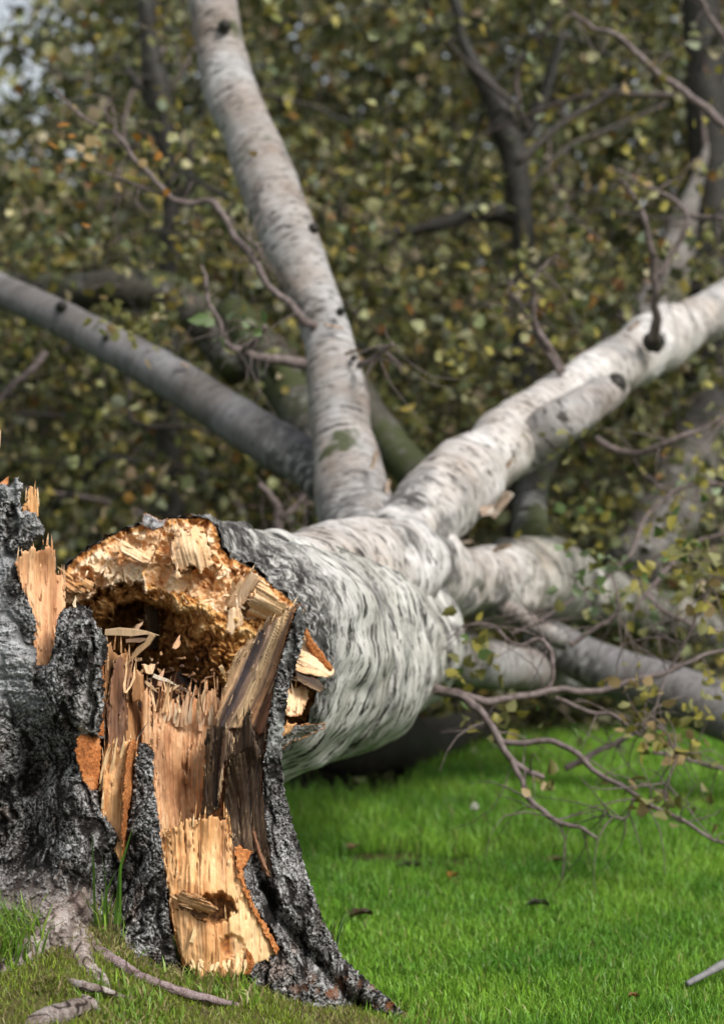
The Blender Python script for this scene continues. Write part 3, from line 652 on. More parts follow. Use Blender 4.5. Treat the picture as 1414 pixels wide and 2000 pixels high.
splinter(stump, (4, 948), (18, 930), 4.07, 4.07, 12, 8, (0.5, 0.2, 0.07), seed=3)
splinter(stump, (-22, 960), (6, 840), 4.1, 4.1, 16, 8, (0.66, 0.45, 0.26), seed=4)
splinter(stump, (146, 1186), (148, 1163), 3.97, 3.97, 8, 6, (0.75, 0.6, 0.4), seed=5)
slab('inner_bark', stump, [(150, 1436), (182, 1428), (198, 1440), (200, 1500), (190, 1545), (176, 1548), (160, 1520), (146, 1470)], [(160, 1450, 3.945), (195, 1450, 3.97), (180, 1540, 3.94)], 0.03, inner_bark, M_ROT, jag=4.0, jfreq=0.12, seed=14, bev=(5, 0.006))
slab('inner_bark', stump, [(190, 1288), (203, 1288), (207, 1330), (204, 1400), (206, 1440), (190, 1440), (182, 1330)], [(190, 1300, 3.965), (205, 1300, 3.985), (200, 1440, 3.97)], 0.03, inner_bark, M_ROT, seed=15, bev=(5, 0.006))
slab('wood_slab', stump, [(203, 1470), (212, 1448), (222, 1462), (226, 1446), (238, 1470), (240, 1446), (258, 1442), (266, 1446), (264, 1480), (250, 1560), (246, 1640), (238, 1690), (214, 1640), (196, 1600), (200, 1530)],
     [(205, 1480, 3.975), (240, 1450, 3.965), (264, 1450, 3.98), (205, 1600, 3.93), (240, 1640, 3.925), (222, 1540, 3.935), (258, 1540, 3.96)], 0.035, fibres(CREAM, 0.0035, 0.003, 0.7), M_WOOD, jag=1.2, spike=6, sfreq=0.14, seed=16, grain=(-0.12, 1), label='cream split slab with pointed tips between two bark strips')
slab('inner_bark', stump, [(252, 1448), (266, 1442), (270, 1452), (262, 1520), (252, 1600), (248, 1680), (236, 1695), (236, 1640), (240, 1560), (247, 1490)], [(258, 1450, 3.955), (265, 1460, 3.97), (250, 1600, 3.91), (238, 1690, 3.915)], 0.025, inner_bark, M_ROT, jag=3.5, jfreq=0.12, seed=17, bev=(4, 0.005))
for k, (p, q, d) in enumerate([((196, 1530), (214, 1455), 3.96), ((214, 1520), (230, 1440), 3.96), ((205, 1500), (222, 1450), 3.97), ((236, 1480), (243, 1436), 3.955), ((195, 1545), (200, 1460), 3.965)]):
    splinter(stump, p, q, d, d, 7 - k % 2, 5, (0.68, 0.46, 0.24), seed=20 + k)
# inside of the hollow stump
slab('inner_wall', stump, [(296, 1420), (300, 1380), (316, 1352), (340, 1362), (352, 1372), (372, 1350), (396, 1352), (412, 1340), (426, 1346), (440, 1400), (446, 1500), (446, 1640), (420, 1680), (310, 1680), (300, 1560)],
     [(296, 1400, 4.18), (340, 1360, 4.24), (400, 1350, 4.25), (440, 1400, 4.2), (300, 1600, 4.12), (370, 1560, 4.2), (440, 1600, 4.14), (370, 1670, 4.16)], 0.05, fibres(PINK, 0.008, 0.012, 1.1, 0.16, (0.17, 0.07, 0.03)), M_WOOD, jag=1.5, spike=17, sfreq=0.12, seed=18, label='tan fibrous back wall of the hollow')
slab('wood_slab', stump, [(204, 1262), (218, 1252), (224, 1270), (250, 1268), (256, 1300), (272, 1330), (300, 1350), (300, 1440), (300, 1500), (205, 1500)],
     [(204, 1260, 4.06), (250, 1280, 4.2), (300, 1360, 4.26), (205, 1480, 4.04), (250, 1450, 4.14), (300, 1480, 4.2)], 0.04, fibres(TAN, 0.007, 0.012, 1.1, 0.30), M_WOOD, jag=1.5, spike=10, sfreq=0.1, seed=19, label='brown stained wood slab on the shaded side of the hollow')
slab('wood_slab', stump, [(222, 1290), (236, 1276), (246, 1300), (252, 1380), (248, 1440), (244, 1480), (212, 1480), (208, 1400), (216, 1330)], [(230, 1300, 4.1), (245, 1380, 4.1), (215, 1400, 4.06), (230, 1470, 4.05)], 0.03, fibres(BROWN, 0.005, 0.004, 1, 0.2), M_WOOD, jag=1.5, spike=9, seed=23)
slab('wood_slab', stump, [(256, 1312), (266, 1302), (282, 1318), (284, 1372), (258, 1372)], [(270, 1340, 4.15)], 0.03, fibres(TAN, 0.004, 0.0, 0.7), M_WOOD, jag=1.5, spike=5, seed=24)
slab('wood_slab', stump, [(276, 1352), (288, 1340), (297, 1360), (298, 1460), (276, 1460)], [(285, 1400, 4.15)], 0.03, fibres(PINK, 0.004, 0.0, 0.9), M_WOOD, jag=1.2, spike=5, seed=25)
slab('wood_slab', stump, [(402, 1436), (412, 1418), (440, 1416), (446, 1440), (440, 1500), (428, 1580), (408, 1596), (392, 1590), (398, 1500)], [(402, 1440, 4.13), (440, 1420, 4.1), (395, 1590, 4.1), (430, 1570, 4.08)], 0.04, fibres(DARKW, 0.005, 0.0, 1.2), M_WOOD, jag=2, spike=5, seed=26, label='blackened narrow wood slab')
slab('wood_slab', stump, [(436, 1424), (446, 1420), (460, 1440), (456, 1470), (440, 1490), (432, 1560), (424, 1580), (426, 1520)], [(440, 1430, 4.075), (455, 1450, 4.06), (428, 1560, 4.07)], 0.02, fibres(GREYW, 0.004), M_WOOD, jag=2, spike=3, seed=27)
def wall_surf(P, a, b, dist, seed):
    disp, col = fibres(GREYW, 0.006, 0.004, 1.1)(P, a, b, dist, seed)
    t = b + 9 * fbm(np.stack([a * 0.012, b * 0.05, a * 0], -1), 3, seed + 50) + 4 * perlin(np.stack([b * 0.4, a * 0.006, a * 0], -1), seed + 51)
    z = ramp(t, [(925, (0.62, 0.40, 0.21)), (938, (0.5, 0.32, 0.18)), (944, (0.055, 0.042, 0.045)), (955, (0.10, 0.075, 0.07)), (962, (0.34, 0.22, 0.15)), (972, (0.70, 0.50, 0.28)), (982, (0.55, 0.35, 0.18)), (989, (0.2, 0.12, 0.075)), (997, (0.46, 0.24, 0.11)), (1006, (0.12, 0.055, 0.028)), (1020, (0.26, 0.12, 0.06)), (1040, (0.1, 0.05, 0.03))])
    g = col.mean(1); col = z * (0.6 + 2.2 * g)[:, None]
    return disp, col
wall_surf.pal = GREYW
WALL = [(560, 1192), (574, 1180), (590, 1180), (584, 1222), (566, 1270), (552, 1320), (542, 1370), (534, 1430), (500, 1432), (470, 1424), (424, 1424), (420, 1400), (436, 1352), (444, 1310), (470, 1262), (500, 1240), (530, 1214)]
slab('wood_slab', stump, WALL, [(585, 1185, 4.12), (560, 1200, 4.14), (490, 1250, 4.17), (440, 1320, 4.19), (425, 1415, 4.16), (535, 1420, 4.07), (560, 1290, 4.115), (500, 1340, 4.13), (480, 1420, 4.1)], 0.05, wall_surf, M_WOOD, jag=2, spike=6, seed=28, grain=(-0.42, 1), label='weathered slanting slab with cream and purple grey streaks')
slab('inner_bark', stump, [(572, 1190), (588, 1176), (592, 1200), (572, 1270), (556, 1330), (546, 1400), (534, 1460), (522, 1560), (508, 1560), (512, 1480), (522, 1400), (536, 1330), (552, 1260)], [(585, 1180, 4.1), (572, 1260, 4.1), (545, 1380, 4.07), (520, 1480, 4.05), (515, 1555, 4.05)], 0.03, fibres(BROWN, 0.004, 0, 1.0), M_ROT, jag=2, seed=29, grain=(-0.35, 1), bev=(5, 0.006))
slab('inner_wall', stump, [(444, 1470), (470, 1418), (500, 1420), (535, 1420), (528, 1500), (524, 1560), (530, 1640), (540, 1720), (500, 1720), (468, 1700), (446, 1640), (436, 1560)],
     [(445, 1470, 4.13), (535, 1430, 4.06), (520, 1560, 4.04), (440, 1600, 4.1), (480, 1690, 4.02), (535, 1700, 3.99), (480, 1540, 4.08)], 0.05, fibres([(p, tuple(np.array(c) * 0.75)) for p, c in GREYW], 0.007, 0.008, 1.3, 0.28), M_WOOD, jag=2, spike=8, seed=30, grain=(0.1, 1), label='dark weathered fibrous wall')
slab('wood_slab', stump, [(474, 1400), (484, 1386), (492, 1400), (500, 1440), (512, 1470), (506, 1500), (490, 1460), (470, 1470), (462, 1500), (456, 1480)], [(480, 1400, 4.05), (500, 1460, 4.03), (462, 1480, 4.06)], 0.02, fibres(DARKW, 0.004, 0, 1.4), M_WOOD, jag=2, spike=4, seed=31)
slab('wood_slab', stump, [(490, 1624), (497, 1612), (505, 1640), (522, 1690), (530, 1716), (518, 1712), (500, 1670)], [(495, 1630, 3.99), (510, 1670, 3.96), (525, 1710, 3.95)], 0.02, fibres(BROWN, 0.003), M_WOOD, jag=1.5, seed=32, grain=(0.35, 1))
for k in range(16):                               # upright slivers on the torn top of the back wall
    x = 304 + k * 8.6 + random.uniform(-3, 3); y = 1380 + random.uniform(-8, 14)
    splinter(stump, (x, y + 34), (x + random.uniform(-2, 10), y - random.uniform(4, 40)), 4.195, 4.19, random.uniform(5, 11), 5, np.array(random.choice([(0.62, 0.42, 0.26), (0.55, 0.34, 0.2), (0.7, 0.54, 0.36)])), seed=40 + k)
for k, (p, q, d, w, c) in enumerate([((206, 1232), (312, 1238), 4.2, 16, (0.40, 0.28, 0.16)), ((300, 1240), (246, 1302), 4.17, 15, (0.42, 0.28, 0.15)), ((262, 1234), (280, 1214), 4.22, 12, (0.36, 0.22, 0.12)), ((246, 1252), (300, 1250), 4.21, 10, (0.2, 0.12, 0.07)),
        ((282, 1308), (304, 1300), 4.2, 22, (0.6, 0.42, 0.24)), ((310, 1340), (322, 1306), 4.22, 10, (0.45, 0.26, 0.15)), ((300, 1318), (350, 1342), 4.22, 8, (0.62, 0.55, 0.42)), ((285, 1330), (310, 1352), 4.21, 7, (0.6, 0.42, 0.25)), ((250, 1376), (330, 1376), 4.2, 14, (0.05, 0.032, 0.022)),
        ((330, 1330), (372, 1352), 4.23, 9, (0.09, 0.055, 0.035)), ((320, 1352), (352, 1338), 4.22, 9, (0.48, 0.32, 0.18)), ((252, 1462), (290, 1410), 4.0, 4, (0.05, 0.035, 0.03)), ((340, 1268), (352, 1240), 4.3, 11, (0.5, 0.28, 0.14)), ((430, 1302), (440, 1320), 4.3, 10, (0.6, 0.42, 0.22))]):
    splinter(stump, p, q, d, d + 0.01, w, 9, c, seed=70 + k)
for k in range(30):                               # long hair-thin slivers standing in the hollow
    x = random.uniform(210, 440); y = np.interp(x, [210, 300, 440], [1330, 1390, 1400]); L = random.uniform(30, 85); d = 4.2 - 0.1 * (x < 260) + random.uniform(-0.03, 0.03)
    splinter(stump, (x, y), (x + random.gauss(4, 9), y - L), d, d + random.uniform(-0.03, 0.05), random.uniform(3, 6.5), 4, np.array(random.choice([(0.66, 0.42, 0.22), (0.46, 0.25, 0.12), (0.24, 0.12, 0.055), (0.74, 0.52, 0.3)])), seed=700 + k)
for k in range(46):                               # crumbled chips lying in the hollow
    x = random.uniform(214, 420); y = 1330 + random.uniform(-50, 40) * (1 if x > 260 else 0.4) - 12 * (x < 300); d = 4.26 + random.uniform(-0.03, 0.05); a = random.uniform(0, 6.28); L = random.uniform(8, 24)
    splinter(stump, (x, y), (x + L * math.cos(a), y + L * 0.5 * math.sin(a)), d, d + random.uniform(-0.01, 0.02), random.uniform(3, 8), 4, np.array(random.choice([(0.42, 0.25, 0.12), (0.2, 0.10, 0.05), (0.3, 0.155, 0.07), (0.08, 0.045, 0.03), (0.5, 0.33, 0.18)])), name='wood_chip', seed=200 + k)
# bare front patch with its hole, orange rim and chip
PATCH_PAL = CREAM
PATCH = [(312, 1640), (322, 1626), (344, 1612), (352, 1602), (366, 1592), (386, 1598), (404, 1596), (414, 1588), (430, 1598), (444, 1588), (452, 1620), (456, 1650), (466, 1700), (486, 1755), (512, 1805), (544, 1860), (520, 1872), (488, 1890), (440, 1912), (385, 1912), (362, 1885), (338, 1810), (326, 1730), (318, 1680)]
def patch_surf(P, a, b, dist, seed):
    disp, col = fibres(CREAM, 0.006, 0.008, 0.75, 0.05)(P, a, b, dist, seed)
    disp = disp + 0.012 * fbm(np.stack([b * 0.02, a * 0.012, a * 0], -1), 3, 60)
    bx = b + (a - 1740) * 0.0
    br = np.exp(-((b - 402 + 6 * perlin(np.stack([a * 0.02, a * 0, a * 0], -1), 5)) / 9) ** 2) * smooth(1780, 1700, a)
    col = lerp(col, (0.30, 0.135, 0.055), br * smooth(-0.4, 0.2, fbm(np.stack([b * 0.35, a * 0.012, a * 0], -1), 3, 8)) * 0.85)
    h = np.hypot((b - 384) / 40, (a - 1782) / 30) + 0.6 * fbm(np.stack([b * 0.06, a * 0.05, a * 0], -1), 4, 7)
    hole = smooth(1.05, 0.7, h)
    disp = disp - hole * 0.06
    col = lerp(col, ramp(0.5 + fbm(P * 150, 3, 9), [(0.2, (0.08, 0.035, 0.012)), (0.6, (0.3, 0.15, 0.05)), (1, (0.55, 0.33, 0.14))]), hole * 0.9)
    rot = smooth(1.15, 0.75, np.hypot((b - 418) / 24, (a - 1856) / 22) + 0.3 * fbm(np.stack([b * 0.07, a * 0.07, a * 0], -1), 3, 17))
    col = lerp(col, ramp(0.5 + fbm(P * 140, 3, 19), [(0.2, (0.14, 0.045, 0.012)), (0.7, (0.42, 0.16, 0.04))]), rot * 0.9); disp = disp - rot * 0.01
    pale = smooth(1640, 1760, a) * smooth(408, 430, b)
    return disp, lerp(col, (0.86, 0.63, 0.34), pale * 0.62)
patch_surf.pal = CREAM
slab('bare_wood', stump, PATCH, [(315, 1640, 3.9), (400, 1595, 3.885), (450, 1620, 3.9), (330, 1760, 3.865), (400, 1740, 3.85), (470, 1740, 3.885), (360, 1880, 3.85), (440, 1880, 3.85), (535, 1860, 3.915), (480, 1830, 3.875)], 0.05, patch_surf, M_WOOD, jag=1.5, spike=7, sfreq=0.13, seed=33, grain=(0.02, 1), bev=(5, 0.005), label='honey cream bare wood patch with a torn top and a hole')
slab('inner_bark', stump, [(456, 1655), (470, 1650), (494, 1662), (490, 1676), (476, 1700), (480, 1725), (500, 1772), (524, 1812), (550, 1856), (540, 1868), (520, 1830), (490, 1775), (464, 1715)], [(470, 1660, 3.895), (490, 1670, 3.905), (480, 1740, 3.88), (545, 1860, 3.905)], 0.035, inner_bark, M_ROT, jag=4.0, jfreq=0.12, seed=34, bev=(4, 0.005), label='rust orange torn bark rim')
slab('inner_bark', stump, [(326, 1756), (340, 1762), (344, 1800), (352, 1850), (366, 1888), (356, 1886), (336, 1810)], [(330, 1760, 3.862), (345, 1800, 3.855), (360, 1885, 3.845)], 0.02, inner_bark, M_ROT, jag=1.5, seed=35, bev=(3, 0.004))
slab('inner_bark', stump, [(476, 1880), (484, 1848), (492, 1862), (500, 1880), (490, 1905), (474, 1905)], [(485, 1880, 3.862)], 0.02, inner_bark, M_ROT, jag=1.5, seed=36, bev=(3, 0.004))
slab('wood_shard', stump, [(342, 1742), (360, 1738), (386, 1746), (420, 1766), (430, 1776), (414, 1786), (392, 1782), (366, 1774), (346, 1766)], [(345, 1750, 3.845), (380, 1750, 3.825), (425, 1776, 3.82), (370, 1774, 3.835)], 0.03, fibres(TAN, 0.006, 0.006, 1.1), M_WOOD, jag=4, jfreq=0.1, spike=5, sfreq=0.2, seed=95, grain=(1, 0.36))
slab('wood_shard', stump, [(346, 1764), (372, 1772), (408, 1784), (398, 1798), (366, 1786), (350, 1780)], [(350, 1770, 3.852), (405, 1786, 3.84), (370, 1788, 3.85)], 0.02, fibres(BROWN, 0.005, 0.004, 1.1), M_WOOD, jag=4, jfreq=0.1, seed=96, grain=(1, 0.36))
splinter(stump, (372, 1840), (380, 1808), 3.825, 3.83, 12, 7, (0.66, 0.46, 0.22), seed=93)
for k in range(14):
    x = random.uniform(370, 480); splinter(stump, (x, random.uniform(1868, 1890)), (x + random.uniform(-8, 8), random.uniform(1892, 1906)), 3.84, 3.83, random.uniform(5, 10), 4, (0.7, 0.5, 0.26), seed=300 + k)
# roots creeping out over the mound
def root(pts, seed, pal, label=None, amp=0.16):
    C, R = path(pts, 30); C[:, 2] -= R * 0.45; C = C + np.stack([perlin(C * 30, seed), perlin(C * 30, seed + 1), perlin(C * 30, seed + 2)], -1) * R[:, None] * 0.3
    rm = R.mean()
    def dsp(b):
        rg = np.array([70, 70, 70.0])
        return ((1 - np.abs(perlin(b * rg, seed)) * 2.4) * -0.5 + fbm(b * np.array([30, 30, 14.0]), 3, seed + 2) + 0.5 * fbm(b * np.array([50, 50, 190.0]), 3, seed + 3)) * amp * rm
    V, F, caps, bc = tube_geo(C, R, 44, dsp)
    t = fbm(bc * np.array([45, 45, 150.0]) + seed, 4, seed + 4, 0.65) * 0.42 + 0.5 + 0.35 * fbm(bc * 22 + seed, 3, seed + 5) - 0.5 * smooth(0.12, 0.0, np.abs(perlin(bc * np.array([40, 40, 30.0]), seed)))
    o = make('root', V, [F, caps], M_CRUST, stump, ramp(t, pal))
    if label: o['label'] = label
PALE = [(0.22, (0.05, 0.035, 0.03)), (0.42, (0.26, 0.2, 0.17)), (0.6, (0.42, 0.36, 0.33)), (0.85, (0.56, 0.5, 0.47))]
MAUVE = [(0.25, (0.12, 0.08, 0.075)), (0.45, (0.29, 0.215, 0.21)), (0.8, (0.47, 0.38, 0.375))]
root([(160, 1660, 4.06, 34), (124, 1764, 3.865, 38), (88, 1814, 3.79, 32), (40, 1856, 3.745, 26), (0, 1888, 3.72, 24), (-60, 1925, 3.70, 20)], 1, PALE, None, 0.3)
root([(140, 1750, 3.96, 30), (152, 1836, 3.81, 30), (170, 1880, 3.745, 22), (196, 1910, 3.715, 15), (214, 1940, 3.69, 9)], 2, PALE, None, 0.34)
root([(160, 1826, 3.84, 22), (205, 1864, 3.785, 17), (236, 1880, 3.765, 13), (290, 1908, 3.76, 12), (350, 1932, 3.75, 11), (420, 1950, 3.755, 9), (470, 1962, 3.80, 5)], 3, MAUVE, 'smooth mauve root running over the turf', 0.1)
root([(40, 2022, 3.55, 24), (90, 1984, 3.58, 24), (140, 1962, 3.605, 21), (176, 1956, 3.64, 15), (200, 1962, 3.69, 7)], 5, [(a, tuple(np.array(c) * 0.75)) for a, c in PALE], 'grey buckled root at the lower edge')
root([(110, 1906, 3.73, 9), (165, 1922, 3.665, 11), (200, 1930, 3.66, 9), (256, 1950, 3.69, 4)], 6, PALE)
root([(150, 1940, 3.68, 8), (176, 1952, 3.635, 11), (196, 1976, 3.64, 7)], 7, PALE)
flush_fringe(stump)
# ------------------------------------------------------------------ the fallen birch
birch = empty('fallen_birch', at(600, 1500, 5.1), 'fallen white birch with hollow broken butt and spreading limbs lying on the lawn', 'fallen tree')
RIM = [(118, 1140), (128, 1108), (150, 1086), (176, 1068), (206, 1050), (240, 1034), (276, 1022), (310, 1016), (350, 1010), (404, 1008), (424, 1028), (436, 1070), (452, 1088), (476, 1098), (505, 1116), (540, 1148), (578, 1176), (604, 1232), (628, 1300), (620, 1370), (590, 1430), (550, 1470), (480, 1500), (400, 1510), (300, 1500), (210, 1460), (150, 1380), (122, 1290), (114, 1200)]
RIMD = 4.40
def trunk_geo():
    C, R = path([(372, 1250, RIMD, 240), (430, 1262, 4.62, 238), (520, 1280, 4.9, 234), (620, 1282, 5.2, 212), (700, 1270, 5.5, 178), (768, 1256, 5.75, 134), (815, 1250, 5.95, 100), (840, 1245, 6.05, 30)], 26)
    ns = 260; T, N, Bn = frames(C); th = np.linspace(0, 2 * np.pi, ns, endpoint=False)
    dirs = np.cos(th)[None, :, None] * N[:, None] + np.sin(th)[None, :, None] * Bn[:, None]
    s = np.r_[0, np.cumsum(np.linalg.norm(np.diff(C, axis=0), axis=1))]
    bc = np.stack([np.cos(th)[None] * R[:, None], np.sin(th)[None] * R[:, None], np.broadcast_to(s[:, None], (len(C), ns))], -1).reshape(-1, 3)
    S = bc[:, 2]
    rough = smooth(0.42, 0.12, S + 0.16 * fbm(bc * 7, 3, 4) + 0.05 * np.sin(np.arctan2(bc[:, 1], bc[:, 0]) * 2))
    n1 = fbm(bc * np.array([5, 5, 4.5]), 3, 6) * 0.045; n2 = fbm(bc * np.array([14, 14, 60]), 4, 7) * 0.0018
    n3 = crust(bc, 0, 0, 0, 9)[0] * 0.7 * rough
    band = np.sin(S * 60 + 5 * fbm(bc * 5, 2, 12)) * 0.004 * smooth(-0.2, 0.2, fbm(bc * 4, 2, 15))
    fold = -0.02 * np.exp(-((S - 0.62 - 0.06 * fbm(bc * 5, 2, 31)) / 0.022) ** 2) - 0.026 * np.exp(-((S - 0.98 - 0.08 * fbm(bc * 5, 2, 32)) / 0.025) ** 2) - 0.03 * np.exp(-((S - 1.25 - 0.08 * fbm(bc * 5, 2, 33)) / 0.03) ** 2)
    RR = R[:, None] + (n1 + n2 + n3 + band + fold).reshape(len(C), ns)
    rough = np.maximum(rough, 0.95 * smooth(0.006, 0.016, -fold) * smooth(-0.35, 0.1, fbm(bc * 9, 3, 35)))
    rough = np.maximum(rough, smooth(0.2, 0.42, fbm(bc * np.array([6, 6, 9]), 4, 36)) * 0.85)
    V = C[:, None] + dirs * RR[..., None]
    # the first rings take the torn outline of the broken butt
    rim = np.array(RIM, float); rc = np.array([372.0, 1250.0]); ang = np.arctan2(rim[:, 1] - rc[1], rim[:, 0] - rc[0]); rr = np.hypot(*(rim - rc).T)
    o = np.argsort(ang); ang, rr = ang[o], rr[o]
    for i in range(len(C)):
        w = float(smooth(0.34, 0.0, s[i]))
        if w <= 0: break
        rel = V[i] - C[i]; pa = np.arctan2(-rel[:, 2], rel[:, 0]); r0 = np.interp(pa, ang, rr, period=2 * np.pi) / pxm(RIMD)
        r0 = r0 + 0.006 * fbm(np.c_[pa * 12, pa * 0, pa * 0 + i * 0.05], 3, 3)
        tgt = C[i] + np.stack([np.cos(pa) * r0, rel[:, 1] * (1 - w), -np.sin(pa) * r0], -1)
        tgt = tgt + dirs[i] * n3.reshape(len(C), ns)[i][:, None]
        V[i] = V[i] * (1 - w) + tgt * w
    n = len(C); i, j = np.meshgrid(np.arange(n - 1), np.arange(ns), indexing='ij'); k = (j + 1) % ns
    F = np.stack([i * ns + j, i * ns + k, (i + 1) * ns + k, (i + 1) * ns + j], -1).reshape(-1, 4)
    V = V.reshape(-1, 3)
    alg = smooth(1.02, 0.72, V[:, 2]) * smooth(0.5, 0.7, V[:, 2] + 0.3) * 0.5 * (1 - rough)
    return V, F, bc, rough, alg
def lobe_geo():
    C, R = path([(540, 1190, 4.85, 95), (600, 1140, 5.1, 108), (680, 1128, 5.4, 106), (770, 1110, 5.7, 98), (850, 1122, 6.0, 80), (925, 1138, 6.25, 64), (980, 1138, 6.5, 78), (1050, 1132, 6.8, 80), (1120, 1150, 7.15, 64), (1180, 1166, 7.5, 52), (1290, 1200, 8.1, 46), (1400, 1240, 8.7, 36)], 14)
    def dsp(b): return fbm(b * np.array([6, 6, 7]), 3, 16) * 0.034 - 0.018 * smooth(0.75, 0.95, fbm(b * np.array([3, 3, 6.0]), 2, 19, ridged=True)) + fbm(b * np.array([14, 14, 50]), 3, 17) * 0.002 + np.sin(b[:, 2] * 40 + 3 * fbm(b * 6, 2, 18)) * 0.003
    V, F, caps, bc = tube_geo(C, R, 120, dsp)
    mossy = smooth(1.55, 2.0, bc[:, 2])
    return V, F, caps, bc, mossy
V1, F1, B1, R1, A1 = trunk_geo(); V2, F2, K2, B2, mo2 = lobe_geo()
make('trunk', V1, [F1], M_BUTT, birch, vec=B1, extra={'rough': R1, 'algae': A1})
make('trunk', V2, [F2, K2], M_BIRCH, birch, vec=B2 + 3.3, extra={'rough': np.maximum(smooth(0.12, 0.4, fbm(B2 * 5, 3, 55)) * 0.85, mo2 * smooth(-0.1, 0.2, fbm(B2 * np.array([2, 2, 14]), 3, 56)) * 0.8), 'algae': mo2 * 0.75}, )
# the torn face of the butt: pale sapwood ring above, rotten hollow below
def butt():
    step = 1.6; poly = np.array(RIM, float)
    xs = np.arange(108, 640, step); ys = np.arange(1000, 1520, step); nx, ny = len(xs), len(ys); X, Y = np.meshgrid(xs, ys)
    q = np.stack([X * 0.07, Y * 0.07, X * 0], -1).reshape(-1, 3); jx = fbm(q, 3, 1).reshape(ny, nx) * 5; jy = fbm(q, 3, 2).reshape(ny, nx) * 5
    ins = in_poly(X + jx, Y + jy, poly); dist = poly_dist(X + jx, Y + jy, poly)
    M = ins[:-1, :-1] & ins[1:, 1:] & ins[1:, :-1] & ins[:-1, 1:]
    used, fr, bk, rim = grid_solid(M, nx, ny)
    x, y, d = X.ravel()[used], Y.ravel()[used], dist.ravel()[used]
    z0 = np.zeros(len(x)); qq = np.stack([x * 0.02, y * 0.02, z0], -1)
    n_big = fbm(qq, 4, 21); n_mid = fbm(qq * 3, 4, 22); n_f = fbm(qq * 9, 3, 23)
    brow = np.interp(x, [110, 150, 200, 250, 300, 350, 420, 470, 520, 560, 640], [1160, 1158, 1132, 1118, 1134, 1150, 1190, 1210, 1228, 1235, 1250]) + n_mid * 30 + 20
    sap = smooth(6, -8, y - brow)
    deep = np.interp(x, [110, 170, 210, 290, 330, 400, 470, 540, 640], [0.03, 0.07, 0.17, 0.20, 0.08, 0.05, 0.05, 0.04, 0.02])
    deep = deep * smooth(-4, 60, y - brow) + 0.12 * smooth(1250, 1340, y)
    D = RIMD + 0.015 - 0.02 - 0.02 * sap * smooth(0, 40, d) + (1 - sap) * deep - n_big * 0.03 * (0.4 + (1 - sap)) - n_mid * 0.022 - n_f * (0.006 + 0.006 * (1 - sap))
    wx = x + 10 * perlin(np.stack([x * 0.03, y * 0.03, z0], -1), 41); wy = y + 10 * perlin(np.stack([x * 0.03, y * 0.03, z0 + 5], -1), 42)
    g1, g2, gid = worley(np.stack([wx * 0.028, wy * 0.02, z0], -1), 3)
    tilt = (gid - 0.5) * 0.06 * smooth(0.0, 0.10, g2 - g1)
    fb1 = fbm(np.stack([(wx + wy * (gid - 0.5) * 1.6) * 0.10, wy * 0.014, gid * 9], -1), 4, 45)
    D = D - tilt * (0.6 + 0.4 * (1 - sap)) - fb1 * 0.010 - np.abs(n_mid) * 0.012 * (1 - sap)
    P = at(x, y, D)
    strk = fb1 * 0.9 + (gid - 0.5) * 0.9
    pale = ramp(0.62 + 0.4 * strk + 0.3 * n_big, [(0.0, (0.36, 0.125, 0.033)), (0.24, (0.60, 0.275, 0.095)), (0.48, (0.76, 0.46, 0.225)), (0.85, (0.88, 0.69, 0.47))])
    rot = ramp(0.45 + 0.5 * n_mid + 0.35 * n_f + 0.3 * n_big, [(0.05, (0.06, 0.024, 0.008)), (0.28, (0.24, 0.095, 0.024)), (0.5, (0.45, 0.205, 0.055)), (0.8, (0.66, 0.37, 0.135))])
    c = lerp(rot, pale, sap)
    c = lerp(c, ramp(0.5 + n_f, [(0.0, (0.30, 0.11, 0.03)), (0.5, (0.58, 0.27, 0.085)), (1.0, (0.70, 0.42, 0.17))]), smooth(20, 9, d + 9 * n_mid) * smooth(1250, 1180, y))
    c = lerp(c, (0.05, 0.035, 0.025), smooth(5, 2, d + 3 * n_f))
    dk = np.exp(-((x - 255) / 60) ** 2 - ((y - 1190) / 34) ** 2); c = lerp(c, c * 0.45, dk * smooth(-0.2, 0.3, n_mid))  # shade of the hollow under the pale sapwood, multiplied into the colour
    V = np.r_[P, at(x, y, np.maximum(D, RIMD) + 0.05)]
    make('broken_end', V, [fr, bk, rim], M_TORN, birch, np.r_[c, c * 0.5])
butt()
def bl(*a, **k): return slab(a[0], birch, *a[1:], **k)
edge_w[0] = 5.0
PALEW = [(0.0, (0.42, 0.185, 0.07)), (0.3, (0.68, 0.40, 0.19)), (0.6, (0.81, 0.565, 0.34)), (1.0, (0.88, 0.70, 0.49))]
bl('wood_flake', [(438, 1180), (450, 1150), (480, 1120), (498, 1116), (512, 1126), (500, 1150), (478, 1184), (460, 1194)], [(440, 1185, 4.36), (500, 1120, 4.33), (480, 1180, 4.33)], 0.03, fibres([(p, tuple(np.array(c) * 0.8)) for p, c in PALEW], 0.004, 0, 0.8), M_WOOD, jag=5, jfreq=0.06, spike=4, seed=51, grain=(-0.6, 1))
bl('wood_flake', [(478, 1184), (500, 1146), (514, 1128), (530, 1150), (548, 1172), (564, 1186), (546, 1196), (538, 1206), (510, 1210), (486, 1222), (474, 1214)], [(480, 1190, 4.33), (515, 1135, 4.31), (560, 1185, 4.34), (500, 1215, 4.36), (525, 1175, 4.31)], 0.04, fibres(PALEW, 0.007, 0.01, 0.7), M_WOOD, jag=5, jfreq=0.06, spike=6, sfreq=0.2, seed=52, grain=(1, 0.55), label='cream curled flake hanging at the rim')
bl('wood_flake', [(446, 1186), (470, 1182), (476, 1204), (476, 1236), (470, 1226), (462, 1226), (452, 1246), (440, 1232)], [(455, 1210, 4.33)], 0.015, fibres(PALEW, 0.004, 0, 0.5), M_WOOD, jag=1.5, spike=4, seed=53)
